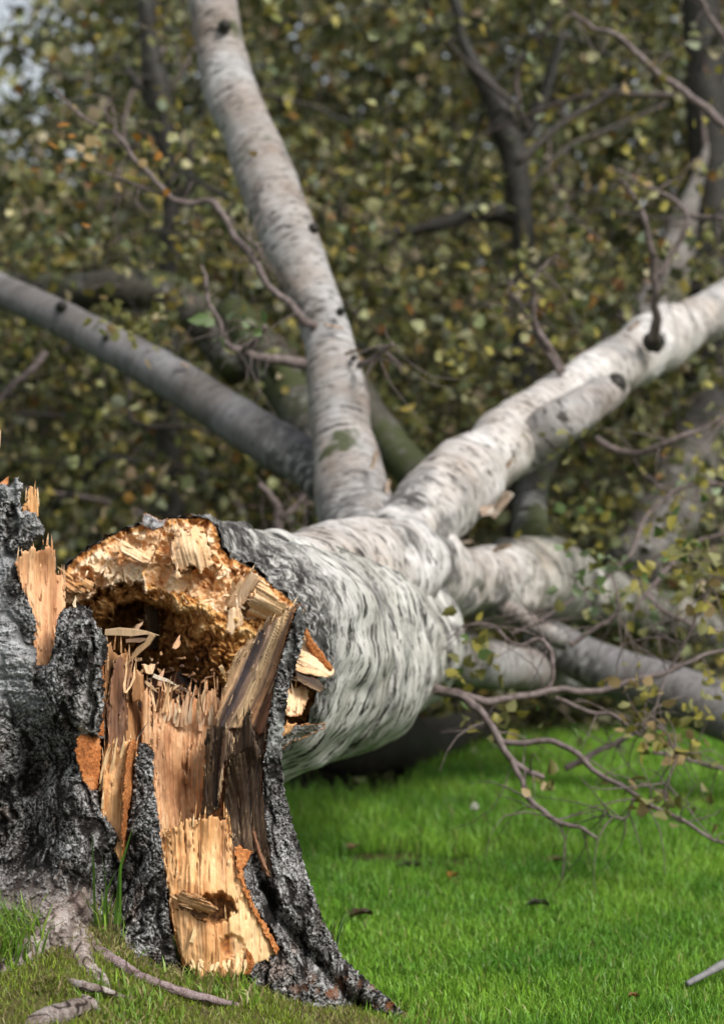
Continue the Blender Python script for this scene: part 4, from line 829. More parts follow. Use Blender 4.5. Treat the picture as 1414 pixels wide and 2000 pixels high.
bl('wood_flake', [(226, 1068), (238, 1052), (252, 1060), (280, 1078), (300, 1060), (306, 1076), (290, 1104), (268, 1098), (244, 1084)], [(230, 1065, 4.33), (300, 1070, 4.35), (270, 1095, 4.33)], 0.025, fibres(PALEW, 0.005, 0, 0.8), M_WOOD, jag=1.5, seed=54, grain=(1, 0.5))
bl('wood_flake', [(330, 1052), (352, 1028), (382, 1026), (400, 1042), (410, 1070), (416, 1110), (396, 1116), (372, 1104), (352, 1120), (338, 1100)], [(340, 1060, 4.34), (380, 1030, 4.36), (410, 1090, 4.35), (350, 1110, 4.33), (375, 1070, 4.315)], 0.04, fibres(PALEW, 0.006, 0.0, 0.7), M_WOOD, jag=7, jfreq=0.05, spike=9, sfreq=0.2, seed=55, grain=(0.25, 1), label='pale torn fibre clump under the arched rim')
bl('wood_flake', [(336, 1128), (342, 1112), (352, 1116), (356, 1128), (346, 1136)], [(345, 1124, 4.32)], 0.015, fibres(PALEW, 0.003, 0, 0.5), M_WOOD, jag=1.5, seed=56)
bl('wood_flake', [(120, 1150), (122, 1108), (140, 1124), (150, 1136), (168, 1130), (190, 1136), (176, 1156), (140, 1162)], [(145, 1140, 4.36)], 0.03, fibres(CREAM, 0.006, 0.006, 0.8), M_WOOD, jag=2.5, spike=4, seed=58, grain=(1, 0.6))
bl('bark_flake', [(276, 1028), (278, 1004), (290, 1002), (312, 1014), (330, 1012), (320, 1030), (300, 1040)], [(295, 1018, 4.36)], 0.012, lambda P, a, b, d, s: (fbm(P * 60, 3, s) * 0.006, ramp(fbm(P * 90, 4, s) * 0.5 + 0.5, [(0.3, (0.05, 0.045, 0.04)), (0.6, (0.45, 0.45, 0.46))])), M_CRUST, jag=2, seed=59, edge=ORANGE)
def rotten(P, a, b, dist, seed):
    w = np.stack([perlin(P * 30, seed + 1), perlin(P * 30, seed + 2), perlin(P * 30, seed + 3)], -1) * 0.01
    Q = (P + w) * np.array([1, 1, 0.7])
    b1 = np.abs(perlin(Q * 34, seed + 4)); b2 = np.abs(perlin(Q * 80, seed + 5)); b3 = np.abs(perlin(Q * 170, seed + 6)); f = fbm(P * 110, 4, seed + 7)
    g = fbm(P * 12, 3, seed + 8); h = b1 * 0.9 + b2 * 0.6 + b3 * 0.4
    t = h * 0.75 + 0.35 * f + 0.5 * g + 0.1
    return (h - 0.45) * 0.028 + g * 0.02, ramp(t, [(0.02, (0.05, 0.019, 0.006)), (0.18, (0.24, 0.092, 0.024)), (0.36, (0.50, 0.22, 0.062)), (0.58, (0.70, 0.38, 0.13)), (0.9, (0.82, 0.58, 0.30))])
bl('rotten_wood', [(322, 1150), (360, 1152), (420, 1190), (470, 1206), (520, 1214), (566, 1236), (546, 1262), (500, 1290), (470, 1310), (440, 1345), (405, 1350), (385, 1330), (388, 1296), (362, 1262), (340, 1232), (334, 1190)],
   [(330, 1160, 4.38), (420, 1195, 4.34), (500, 1215, 4.34), (560, 1240, 4.37), (350, 1230, 4.42), (420, 1270, 4.35), (480, 1270, 4.36), (430, 1340, 4.40), (520, 1260, 4.38)], 0.05, rotten, M_ROT, jag=7, jfreq=0.06, seed=71, bev=(14, 0.03), label='crumbling orange brown rotten wood hanging in the hollow')
bl('rotten_wood', [(172, 1176), (204, 1160), (244, 1142), (300, 1140), (350, 1160), (420, 1196), (416, 1212), (370, 1208), (330, 1192), (300, 1184), (262, 1176), (226, 1190), (206, 1212), (180, 1204)],
   [(170, 1170, 4.40), (240, 1125, 4.35), (300, 1120, 4.345), (400, 1190, 4.35), (250, 1165, 4.40), (330, 1180, 4.38), (190, 1195, 4.42)], 0.05, rotten, M_ROT, jag=6, jfreq=0.07, seed=72, bev=(12, 0.025), label='ragged brown underside of the pale sapwood rim')
bl('rotten_wood', [(286, 1176), (306, 1172), (316, 1230), (312, 1270), (290, 1268), (282, 1220)], [(300, 1180, 4.46), (300, 1265, 4.5), (285, 1220, 4.47)], 0.03, fibres(DARKW, 0.006, 0, 1.0), M_WOOD, jag=3, seed=73)
# shards sticking out of the torn side
bl('wood_shard', [(566, 1270), (578, 1238), (596, 1236), (606, 1266), (632, 1288), (654, 1306), (648, 1324), (620, 1322), (600, 1318), (576, 1312)], [(570, 1290, 4.33), (600, 1250, 4.36), (650, 1310, 4.36), (600, 1315, 4.30)], 0.03, fibres(PALEW, 0.005, 0.006, 0.5), M_WOOD, jag=2, spike=3, seed=60, grain=(1, 0.5), label='cream shard poking out beside the bark edge')
bl('bark_flake', [(590, 1226), (598, 1222), (612, 1248), (636, 1280), (652, 1304), (646, 1312), (620, 1296), (598, 1262)], [(600, 1240, 4.33), (645, 1305, 4.345), (620, 1270, 4.34)], 0.02, inner_bark, M_ROT, jag=2, seed=61)
bl('wood_shard', [(576, 1308), (598, 1316), (622, 1326), (638, 1344), (622, 1354), (596, 1340), (580, 1330)], [(590, 1320, 4.30), (635, 1345, 4.30), (610, 1340, 4.29)], 0.02, fibres(DARKW, 0.005, 0, 1), M_WOOD, jag=2, seed=62, grain=(1, 0.5))
bl('wood_shard', [(550, 1352), (566, 1342), (590, 1338), (604, 1346), (602, 1372), (590, 1396), (566, 1402), (548, 1396)], [(552, 1360, 4.28), (600, 1350, 4.32), (570, 1395, 4.27)], 0.03, fibres(PALEW, 0.008, 0.01, 0.7), M_WOOD, jag=3, seed=63, edge=ORANGE)
bl('wood_shard', [(540, 1446), (548, 1426), (576, 1414), (610, 1412), (638, 1410), (634, 1424), (600, 1440), (570, 1452), (548, 1466)], [(545, 1440, 4.22), (635, 1415, 4.26), (590, 1440, 4.21)], 0.025, lambda P, a, b, d, s: (lambda cr: (cr[0], lerp(cr[1], (0.07, 0.08, 0.04), np.full(len(a), 0.4))))(crust(P, a, b, d, s)), M_CRUST, jag=2, seed=64, edge=(0.55, 0.24, 0.08), label='bark covered shard with an orange torn edge')
bl('wood_shard', [(540, 1424), (562, 1410), (582, 1412), (568, 1430), (548, 1446)], [(555, 1425, 4.205)], 0.012, fibres(CREAM, 0.003, 0, 0.6), M_WOOD, jag=1.5, seed=65)
rr_ = random.Random(5)
for k in range(90):                               # torn slivers and crumbs on the butt
    x = rr_.uniform(150, 560); top = np.interp(x, [150, 250, 330, 420, 560], [1100, 1070, 1060, 1100, 1180]); y = top + rr_.uniform(0, 170)
    a = rr_.uniform(0, 6.28); L = rr_.uniform(8, 24); pale_ = y < top + 50
    d = 4.34 if pale_ else 4.46
    splinter(birch, (x, y), (x + L * math.cos(a), y + L * math.sin(a)), d + 0.02, d - 0.01, rr_.uniform(2.5, 7), 4, np.array(rr_.choice([(0.76, 0.58, 0.36), (0.62, 0.36, 0.15), (0.5, 0.24, 0.08)] if pale_ else [(0.34, 0.16, 0.055), (0.2, 0.09, 0.03), (0.46, 0.25, 0.1), (0.62, 0.42, 0.22)])), seed=400 + k)
flush_fringe(birch)
# limbs
branch('limb', birch, [(716, 1090, 5.75, 60), (700, 1020, 5.95, 76), (682, 930, 6.1, 68), (668, 840, 6.2, 60), (655, 740, 6.3, 55), (636, 650, 6.4, 49), (596, 540, 6.5, 50), (552, 430, 6.6, 56), (506, 310, 6.75, 56), (484, 250, 6.8, 50), (452, 180, 6.85, 52), (424, 60, 6.95, 48), (408, -60, 7.05, 46), (396, -260, 7.2, 42), (360, -600, 7.5, 32), (340, -1000, 7.8, 20), (350, -1400, 8.1, 6)], M_STEM, 72, 22, 0.16, 6, seed=1, label='upright leaning pale birch limb')
branch('limb', birch, [(740, 1060, 5.9, 34), (752, 1000, 6.0, 22), (735, 930, 6.08, 14), (716, 860, 6.15, 12), (700, 800, 6.2, 5)], M_STEM, 32, 12, 0.12, 5, seed=2)
branch('limb', birch, [(770, 1070, 5.8, 66), (830, 1010, 5.95, 74), (896, 940, 6.15, 78), (950, 900, 6.3, 64), (1000, 856, 6.45, 70), (1060, 812, 6.65, 58), (1105, 786, 6.8, 64), (1160, 740, 6.95, 52), (1236, 700, 7.2, 58), (1290, 660, 7.4, 62), (1350, 636, 7.6, 48), (1450, 580, 7.9, 46), (1620, 500, 8.4, 40), (1900, 380, 9.2, 30), (2250, 260, 10.2, 18), (2600, 120, 11.2, 6)], M_BIRCH, 72, 22, 0.26, 7, seed=3, label='thick white limb rising over the lawn side')
branch('limb', birch, [(900, 960, 6.32, 36), (960, 915, 6.40, 46), (1030, 868, 6.40, 48), (1100, 822, 6.36, 44), (1150, 788, 6.46, 38), (1196, 760, 6.55, 30), (1206, 752, 6.57, 22)], M_STEM, 48, 16, 0.3, 8, seed=4, label='broken stub limb with a dark jagged end')
branch('limb', birch, [(640, 960, 6.25, 36), (600, 905, 6.35, 46), (520, 858, 6.5, 48), (430, 800, 6.65, 45), (330, 735, 6.8, 42), (230, 680, 6.95, 38), (120, 622, 7.1, 35), (0, 566, 7.3, 32), (-120, 520, 7.5, 30), (-300, 470, 7.7, 26), (-620, 400, 8.2, 20), (-1000, 300, 8.8, 12), (-1300, 180, 9.2, 4)], M_GREY, 48, 18, 0.13, 7, seed=5, label='long smooth grey limb slanting up and away')
branch('limb', birch, [(960, 1170, 6.3, 18), (1000, 1196, 6.25, 20), (1050, 1228, 6.2, 20), (1108, 1254, 6.2, 18)], M_STEM, 24, 10, 0.2, 8, seed=6)
branch('limb', birch, [(1040, 1235, 6.8, 40), (1120, 1278, 6.75, 44), (1210, 1318, 6.7, 50), (1310, 1350, 6.6, 54), (1414, 1392, 6.5, 54), (1560, 1450, 6.4, 48), (1800, 1500, 6.35, 34), (2100, 1530, 6.3, 18), (2300, 1545, 6.3, 6)], M_GREY, 40, 14, 0.08, 6, seed=7, label='smooth grey limb lying low above the grass')
branch('limb', birch, [(800, 1250, 6.1, 70), (880, 1280, 6.3, 58), (960, 1300, 6.5, 48), (1050, 1310, 6.8, 40), (1160, 1330, 7.2, 34)], M_STEM, 40, 12, 0.15, 6, seed=8)
branch('limb', birch, [(760, 1330, 5.7, 50), (800, 1300, 5.75, 46), (836, 1262, 5.8, 32), (850, 1240, 5.85, 16)], M_BIRCH, 40, 12, 0.2, 8, seed=9)
branch('limb', birch, [(1040, 1060, 6.8, 40), (1034, 1000, 6.95, 34), (1050, 920, 7.1, 30), (1100, 840, 7.3, 26), (1180, 760, 7.6, 22)], M_DIM, 32, 12, 0.14, 6, seed=10)
branch('limb', birch, [(1230, 1110, 8.0, 60), (1282, 1050, 8.2, 62), (1320, 960, 8.4, 64), (1366, 870, 8.6, 58), (1420, 780, 8.8, 54), (1500, 660, 9.0, 46)], M_FAR, 32, 12, 0.14, 5, seed=11, label='blurred white limb beyond the leafy twigs')
branch('limb', birch, [(1180, 760, 8.2, 44), (1250, 660, 8.5, 48), (1300, 560, 8.8, 46), (1326, 460, 9.1, 32), (1345, 400, 9.3, 20), (1376, 300, 9.5, 9), (1390, 200, 9.6, 4)], M_FAR, 32, 12, 0.14, 5, seed=12)
branch('limb', birch, [(480, 720, 8.3, 50), (360, 590, 8.4, 44), (250, 566, 8.4, 40), (130, 572, 8.5, 36), (0, 560, 8.6, 32), (-160, 540, 8.7, 26)], M_DIM, 28, 10, 0.15, 5, seed=13)
branch('limb', birch, [(640, 900, 7.2, 56), (590, 800, 7.4, 50), (520, 700, 7.6, 44), (450, 610, 7.8, 38)], M_DIM, 28, 10, 0.15, 5, seed=14)
branch('limb', birch, [(860, 980, 7.0, 44), (790, 900, 7.1, 38), (730, 820, 7.2, 34), (690, 740, 7.4, 28)], M_DIM, 28, 10, 0.15, 5, seed=15)
branch('limb', birch, [(540, 1420, 6.9, 60), (660, 1436, 7.0, 74), (760, 1448, 7.2, 66), (830, 1456, 7.5, 54), (960, 1410, 8.0, 34)], M_DARKTRUNK, 28, 10, 0.18, 5, seed=16)
for k, (kx, ky, kd, kr) in enumerate([(438, 52, 6.84, 15), (610, 448, 6.52, 13), (664, 610, 6.3, 10), (690, 700, 6.22, 7), (1200, 752, 6.5, 22), (1276, 668, 7.02, 22), (660, 960, 6.0, 14), (120, 600, 7.02, 13), (206, 660, 6.9, 9)]):
    branch('knot', birch, [(kx, ky, kd + 0.03, kr), (kx + 2, ky - 2, kd, kr * 0.9), (kx + 4, ky - 3, kd - 0.02, kr * 0.4)], M_DARKTRUNK, 12, 6, 0.5, 20, seed=80 + k)
def curl(px, py, d, wpx, hpx, tilt, seed):
    r = np.random.default_rng(seed); W, H = wpx / pxm(d), hpx / pxm(d); u = np.linspace(0, 1, 10); v = np.linspace(-0.5, 0.5, 7); U, Vv = np.meshgrid(u, v)
    a = U * r.uniform(1.6, 3.6); R0 = H / r.uniform(1.6, 3.2); ax = np.array([math.cos(tilt), 0, math.sin(tilt)]); up = np.array([-math.sin(tilt), 0, math.cos(tilt)])
    wob = 1 + 0.25 * perlin(np.c_[U.ravel() * 3, Vv.ravel() * 3, U.ravel() * 0 + seed], 3).reshape(U.shape)
    P = at(px, py, d) + ax * (Vv * W * (1 - 0.35 * U) * wob)[..., None] + up * (R0 * np.sin(a) * wob)[..., None] + np.array([0, -1.0, 0]) * (R0 * (1 - np.cos(a)))[..., None]
    P = P.reshape(-1, 3); i = np.arange(70).reshape(7, 10); Fq = np.stack([i[:-1, :-1], i[:-1, 1:], i[1:, 1:], i[1:, :-1]], -1).reshape(-1, 4)
    c = ramp(fbm(P * 60, 3, seed) * 0.5 + 0.5, [(0.25, (0.12, 0.075, 0.05)), (0.5, (0.42, 0.31, 0.23)), (0.75, (0.6, 0.54, 0.47))])
    make('bark_curl', P, [Fq], M_CRUST, birch, c)
for k, (px, py, d, w, h, t) in enumerate([(985, 990, 6.1, 60, 34, 0.9), (950, 1004, 6.05, 40, 24, 0.2), (1000, 905, 6.0, 30, 26, 1.0), (760, 960, 5.95, 50, 22, 1.4), (735, 900, 5.95, 40, 14, 1.3), (690, 690, 6.2, 34, 18, 0.3), (652, 640, 6.3, 40, 14, -0.2), (1010, 820, 6.5, 44, 20, 0.9), (1120, 745, 6.8, 40, 18, 0.8),
        (830, 1310, 5.35, 46, 40, 0.8), (815, 1280, 5.45, 30, 30, 0.5), (1240, 640, 7.1, 30, 26, 0.6), (1320, 650, 7.4, 30, 20, 0.7), (900, 1062, 6.1, 50, 22, 0.1), (980, 1075, 6.3, 40, 20, 0.3), (610, 1150, 4.95, 30, 16, 1.2), (700, 1090, 5.25, 34, 14, 1.1), (250, 700, 6.9, 40, 18, -0.5), (360, 716, 6.7, 24, 14, -0.5), (850, 1160, 5.85, 40, 24, 1.3)]):
    curl(px, py, d, w, h, t, 600 + k)
TW = [  # slender branches with twigs: px, py, depth, radius
    [(838, 1338, 5.4, 12), (870, 1352, 5.38, 12), (905, 1360, 5.36, 12), (940, 1390, 5.33, 9), (968, 1430, 5.3, 9), (1000, 1480, 5.28, 8), (1030, 1506, 5.27, 7), (1062, 1518, 5.27, 5)],
    [(1000, 1478, 5.28, 7), (1016, 1528, 5.25, 7), (1034, 1570, 5.22, 7), (1078, 1594, 5.2, 6), (1120, 1612, 5.18, 5), (1168, 1636, 5.17, 3)],
    [(965, 1444, 5.31, 7), (1010, 1452, 5.3, 7), (1090, 1452, 5.28, 7), (1130, 1476, 5.26, 7), (1180, 1522, 5.24, 6), (1250, 1558, 5.22, 6), (1310, 1594, 5.2, 5), (1380, 1632, 5.18, 4), (1440, 1660, 5.17, 3)],
    [(890, 1354, 5.37, 10), (950, 1368, 5.38, 9), (1010, 1360, 5.4, 9), (1075, 1352, 5.42, 8), (1150, 1350, 5.45, 8), (1230, 1332, 5.48, 7), (1300, 1312, 5.5, 6), (1360, 1290, 5.52, 5), (1430, 1258, 5.55, 4)],
    [(1060, 1356, 5.42, 6), (1078, 1310, 5.42, 6), (1072, 1270, 5.43, 6), (1052, 1246, 5.44, 5), (1010, 1258, 5.45, 4), (960, 1220, 5.48, 4), (900, 1228, 5.5, 3)],
    [(1110, 1262, 5.9, 6), (1150, 1236, 5.9, 6), (1200, 1206, 5.9, 5), (1206, 1170, 5.9, 4), (1190, 1120, 5.92, 3)],
    [(1300, 1312, 5.5, 4), (1330, 1270, 5.5, 4), (1370, 1180, 5.5, 3), (1400, 1110, 5.5, 2)],
    [(1180, 1130, 6.4, 6), (1230, 1080, 6.4, 5), (1270, 1000, 6.5, 4), (1330, 950, 6.6, 3)], [(1430, 1040, 6.5, 6), (1360, 1060, 6.5, 5), (1290, 1120, 6.4, 4), (1240, 1190, 6.3, 3)], [(1440, 960, 6.7, 6), (1380, 940, 6.7, 5), (1310, 960, 6.7, 4), (1260, 930, 6.8, 3)], [(1414, 1240, 6.0, 5), (1350, 1220, 6.0, 5), (1280, 1180, 6.1, 4), (1230, 1120, 6.2, 3)], [(1000, 1240, 6.0, 5), (1060, 1210, 6.0, 4), (1140, 1150, 6.1, 3)],
    [(1085, 1360, 5.42, 5), (1130, 1386, 5.4, 5), (1200, 1400, 5.4, 5), (1240, 1432, 5.4, 4), (1262, 1440, 5.4, 3)],
    [(1240, 1432, 5.4, 3), (1270, 1400, 5.4, 3), (1290, 1350, 5.4, 2)],
    [(1100, 1500, 5.6, 8), (1170, 1470, 5.6, 7), (1250, 1430, 5.62, 6), (1300, 1420, 5.65, 4)],
    [(1270, 1470, 5.8, 5), (1330, 1480, 5.8, 5), (1440, 1510, 5.8, 4)],
    [(1310, 1594, 5.2, 3), (1300, 1540, 5.2, 3), (1320, 1470, 5.2, 2)],
    [(1240, 1555, 5.22, 3), (1220, 1600, 5.2, 3), (1170, 1580, 5.2, 2)],
    [(622, 640, 6.36, 10), (592, 622, 6.3, 10), (560, 590, 6.3, 9), (526, 552, 6.3, 8), (490, 500, 6.32, 9), (462, 466, 6.34, 9), (416, 398, 6.36, 8), (360, 396, 6.38, 8), (320, 376, 6.4, 7), (270, 312, 6.42, 6), (226, 262, 6.45, 5), (160, 226, 6.48, 4), (104, 170, 6.5, 3)],
    [(330, 384, 6.4, 5), (290, 372, 6.42, 5), (236, 352, 6.45, 4), (180, 330, 6.48, 3)],
    [(500, 512, 6.32, 4), (508, 490, 6.3, 3), (486, 470, 6.3, 2)],
    [(226, 262, 6.45, 4), (208, 220, 6.45, 3), (214, 190, 6.45, 2)],
    [(625, 716, 6.36, 15), (575, 708, 6.3, 14), (530, 700, 6.28, 12), (480, 692, 6.26, 10), (444, 672, 6.25, 8), (430, 640, 6.25, 6), (408, 580, 6.26, 5), (394, 520, 6.28, 3)],
    [(470, 686, 6.26, 8), (500, 664, 6.2, 7), (522, 640, 6.16, 6)],
    [(1276, 664, 7.0, 14), (1280, 600, 6.9, 10), (1277, 530, 6.85, 9), (1262, 450, 6.8, 7), (1236, 384, 6.8, 5), (1210, 350, 6.8, 3)],
    [(1284, 540, 6.9, 7), (1320, 480, 6.9, 6), (1342, 430, 6.9, 6), (1320, 396, 6.9, 5), (1260, 360, 6.92, 4), (1200, 330, 6.95, 3)],
    [(1342, 416, 6.9, 4), (1400, 424, 6.9, 3), (1460, 430, 6.9, 3)],
    [(1104, 742, 6.75, 9), (1080, 690, 6.7, 8), (1046, 630, 6.68, 7), (1040, 580, 6.66, 6), (1050, 530, 6.66, 4), (1090, 500, 6.66, 3)],
    [(1095, 734, 6.7, 7), (1050, 660, 6.7, 6), (1010, 590, 6.7, 5), (990, 570, 6.7, 3)],
    [(1460, 290, 7.2, 11), (1410, 244, 7.2, 11), (1340, 184, 7.2, 10), (1270, 128, 7.2, 9), (1220, 80, 7.2, 7), (1150, 50, 7.22, 6), (1110, 20, 7.25, 4)],
    [(1440, 110, 7.3, 8), (1390, 40, 7.3, 7), (1350, -30, 7.3, 6)],
    [(1160, 852, 6.6, 8), (1200, 876, 6.6, 9), (1250, 886, 6.55, 8), (1310, 862, 6.5, 7), (1370, 840, 6.5, 5), (1440, 800, 6.5, 4)],
    [(700, 716, 6.2, 8), (740, 690, 6.1, 6), (768, 672, 6.05, 4)],
    [(540, 1060, 7.0, 14), (544, 1020, 7.0, 12), (540, 985, 7.0, 10), (505, 945, 7.0, 6)], [(545, 1010, 7.0, 9), (576, 990, 7.0, 8), (598, 966, 7.0, 6)],
    [(90, 690, 7.4, 10), (40, 740, 7.35, 8), (-20, 800, 7.3, 6)],
]
for k, t in enumerate(TW):
    branch('branch', birch, t, M_TWIG, 8, 9, 0.2, 10, wob=0.009, seed=100 + k)
# side twigs of those branches: real slim tubes, joined
st, en = [], []
rt_ = np.random.default_rng(17)
twig_pts = []
for k, t in enumerate(TW):
    C, R = path(t, 6)
    for _ in range(11 if k != 18 else 2):
        i = rt_.integers(len(C) // 3, len(C)); d = rt_.normal(size=3); d[1] *= 0.8; d[2] += 0.1; d /= np.linalg.norm(d)
        st.append(C[i]); en.append(C[i] + d * rt_.uniform(0.06, 0.22))
V, F, P = twig_net(np.array(st), np.array(en), 0.0022, 4, 4, rt_, 0.25)
tag(make('twig', V, [F], M_TWIG, birch), kind='stuff')
# single leaves on the nearer twigs
LCOL = [((0.17, 0.165, 0.045)), ((0.27, 0.265, 0.105)), ((0.33, 0.29, 0.06)), ((0.36, 0.26, 0.12)), ((0.42, 0.19, 0.035)), ((0.10, 0.16, 0.045)), ((0.24, 0.30, 0.17))]
lmesh = []
for k, c in enumerate(LCOL):
    for v in range(2):
        r = np.random.default_rng(500 + k * 2 + v)
        Vl, Fl = leaf_geo(np.zeros((1, 3)), np.array([1.0]), r, 0.0)
        o = make('leaf', Vl, [Fl], M_LEAF, None, np.tile(np.array(c), (6, 1))); lmesh.append(o.data); bpy.data.objects.remove(o)
def hang_leaf(p, size, k):
    o = bpy.data.objects.new('leaf', lmesh[k]); COL.objects.link(o); o.parent = birch
    o.location = Vector(p) - birch.location; o.rotation_euler = (random.uniform(0, 6.28), random.uniform(0, 6.28), random.uniform(0, 6.28)); o.scale = (size,) * 3
LSPOTS = [(1150, 1010, 90, 50, 6.7, 26, (0, 1, 5, 2)), (1330, 1000, 80, 80, 6.8, 30, (0, 1, 2, 6)), (1250, 1180, 100, 50, 6.2, 26, (1, 2, 0, 6)), (1380, 930, 40, 60, 6.6, 14, (1, 2)), (1100, 870, 60, 40, 6.3, 8, (1, 0)), (1340, 1080, 60, 60, 5.5, 26, (1, 2, 1, 5, 1, 2)), (1400, 1180, 50, 90, 5.5, 24, (1, 2, 2, 2, 3)), (1300, 1440, 80, 50, 5.3, 34, (0, 1, 3, 2, 3)), (1180, 1130, 80, 60, 5.9, 22, (5, 6, 6, 0)), (1240, 1340, 80, 40, 5.4, 14, (1, 3, 2)), (1280, 1560, 80, 50, 5.2, 14, (0, 3, 1)),
          (920, 1280, 60, 50, 5.45, 20, (0, 0, 5, 2)), (1000, 1400, 120, 30, 5.4, 12, (2, 1, 5)), (1060, 1530, 30, 20, 5.27, 5, (3, 0)), (250, 640, 70, 40, 6.3, 22, (1, 1, 0, 3)), (250, 300, 110, 70, 6.4, 22, (0, 1, 3, 4)), (150, 300, 80, 120, 6.5, 16, (0, 1, 3, 4)),
          (470, 640, 60, 40, 6.2, 7, (5, 6)), (1200, 370, 90, 60, 6.8, 18, (2, 2, 3, 1)), (1050, 550, 70, 60, 6.65, 12, (1, 2)), (900, 700, 60, 40, 6.4, 8, (1, 2, 0)), (1290, 200, 100, 60, 7.1, 10, (3, 2)), (1390, 1360, 40, 60, 5.5, 12, (2, 1, 2))]
for (cx, cy, sx, sy, d, n, ks) in LSPOTS:
    for _ in range(int(n * 1.7)):
        p = at(random.gauss(cx, sx * 0.6), random.gauss(cy, sy * 0.6), d + random.gauss(0, 0.07)); hang_leaf(p, random.uniform(0.024, 0.042), random.choice(ks) * 2 + random.randrange(2))
hang_leaf(at(408, 612, 6.15), 0.06, 10); hang_leaf(at(520, 630, 6.1), 0.04, 11)
# the leafy crown of the fallen birch, lying behind its limbs
rc_ = np.random.default_rng(23)
def crown_points(boxes, per, spread, rng, gap=None, tl=(0.25, 0.7)):
    S, E = [], []
    for (x0, x1, y0, y1, z0, z1, n) in boxes:
        s = np.stack([rng.uniform(x0, x1, n), rng.uniform(y0, y1, n), rng.uniform(z0, z1, n)], -1)
        k = fbm(s * np.array([2.4, 1.2, 2.2]), 3, 61) * 0.5 + 0.5
        s = s[rng.random(n) < smooth(0.40, 0.58, k)]
        u_, v_ = s[:, 0] / s[:, 1], (s[:, 2] - CAMZ) / s[:, 1]
        thin = np.maximum(np.exp(-((u_ - 0.079) / 0.026) ** 2 - ((v_ - 0.138) / 0.024) ** 2), np.exp(-((u_ + 0.142) / 0.012) ** 2 - ((v_ - 0.145) / 0.022) ** 2))
        s = s[rng.random(len(s)) > 1.05 * thin]
        if gap is not None: s = s[gap(s)]
        d = rng.normal(size=s.shape); d[:, 2] = d[:, 2] * 0.6 - 0.25; d /= np.linalg.norm(d, axis=1)[:, None]
        S.append(s); E.append(s + d * rng.uniform(*tl, len(s))[:, None])
    S = np.vstack(S); E = np.vstack(E); n = len(S)
    V, F, P = twig_net(S, E, 0.003, 3, 3, rng, 0.2)
    k = rng.integers(0, n, n * per); t = rng.random(n * per)[:, None] ** 0.8
    L = S[k] * (1 - t) + E[k] * t; L[:, 2] -= 0.2 * (t[:, 0] ** 2) * np.linalg.norm(E - S, axis=1)[k]
    return V, F, L + rng.normal(0, spread, L.shape)
def crown(parent, boxes, per, size, rng, w, gap=None, spread=0.03, tl=(0.25, 0.7), tw=M_DARKTWIG):
    V, F, L = crown_points(boxes, per, spread, rng, gap, tl)
    L[:, 2] = np.maximum(L[:, 2], 0.03)
    tag(make('twig', V, [F], tw, parent), kind='stuff')
    tag(foliage('crown', L, rng.uniform(*size, len(L)), parent, rng, w), kind='stuff')
crown(birch, [(-1.8, 0.0, 8.6, 10.4, 0.1, 2.2, 760), (-1.8, 1.9, 9.6, 11.2, 1.3, 3.2, 900), (-1.6, 1.7, 7.7, 8.5, 1.2, 2.9, 190), (-1.5, 0.1, 7.5, 8.2, 0.6, 1.9, 80), (0.5, 1.6, 7.6, 8.2, 0.5, 1.7, 110), (0.3, 1.9, 8.4, 10.2, 0.1, 1.7, 640), (-0.3, 1.0, 8.6, 10.2, 0.3, 2.0, 460), (-0.5, 0.15, 7.2, 8.2, 0.05, 0.5, 160), (0.2, 1.8, 8.0, 8.6, 0.03, 0.4, 260)], 18, (0.022, 0.058), rc_, (5, 3, 3, 2.2, 1.6, 0.5, 2, 1.2),
      gap=lambda s: ~((s[:, 0] < -0.95) & (s[:, 2] > 1.9) & (RNG.random(len(s)) < 0.6)))
# ------------------------------------------------------------------ trees standing behind
def bough(parent, rng, box, mat, name='limb'):
    x0, x1, y0, y1, z0, z1 = box
    p = np.array([rng.uniform(x0, x1), rng.uniform(y0, y1), rng.uniform(z0, z1)]); a = rng.uniform(0, 6.28); d = np.array([math.cos(a), 0.35 * rng.normal(), math.sin(a)]); C = [p]
    for _ in range(5):
        d = d + rng.normal(0, 0.28, 3); d /= np.linalg.norm(d); C.append(C[-1] + d * rng.uniform(0.12, 0.26))
    C = catmull(np.array(C), 5); R = np.linspace(rng.uniform(0.005, 0.015), 0.003, len(C))
    V, F, caps, bc = tube_geo(C, R, 7); make(name, V, [F, caps], mat, parent, vec=bc, extra={'rough': np.zeros(len(V)), 'algae': np.zeros(len(V))})
rb_ = np.random.default_rng(91)
for k in range(60): bough(birch, rb_, (-1.6, 1.6, 8.0, 9.6, 0.3, 2.9), (M_DARKTWIG, M_TWIG, M_DARKTRUNK)[k % 3], 'branch')
def far_tree(spec, label, boxes, per, w, group='trees standing beyond the fallen birch', size=(0.04, 0.085), seed=0, mat=M_DARKTRUNK, gap=None, name='birch_tree'):
    base = at(*spec[0][0][:3]); g = float(gz(base[0], base[1])[0])
    t = empty(name, (base[0], base[1], g), label, 'tree', group)
    for k, pts in enumerate(spec):
        o = branch('trunk' if k == 0 else 'limb', t, pts, mat, 24 if k == 0 else 14, 10, 0.14, 4, wob=0.01, seed=seed * 10 + k)
    crown(t, boxes, per, size, np.random.default_rng(seed), w, gap, 0.05, (0.4, 1.0))
OLIVE = (5, 5, 2.4, 1.8, 1.0, 0.35, 5, 1.0)
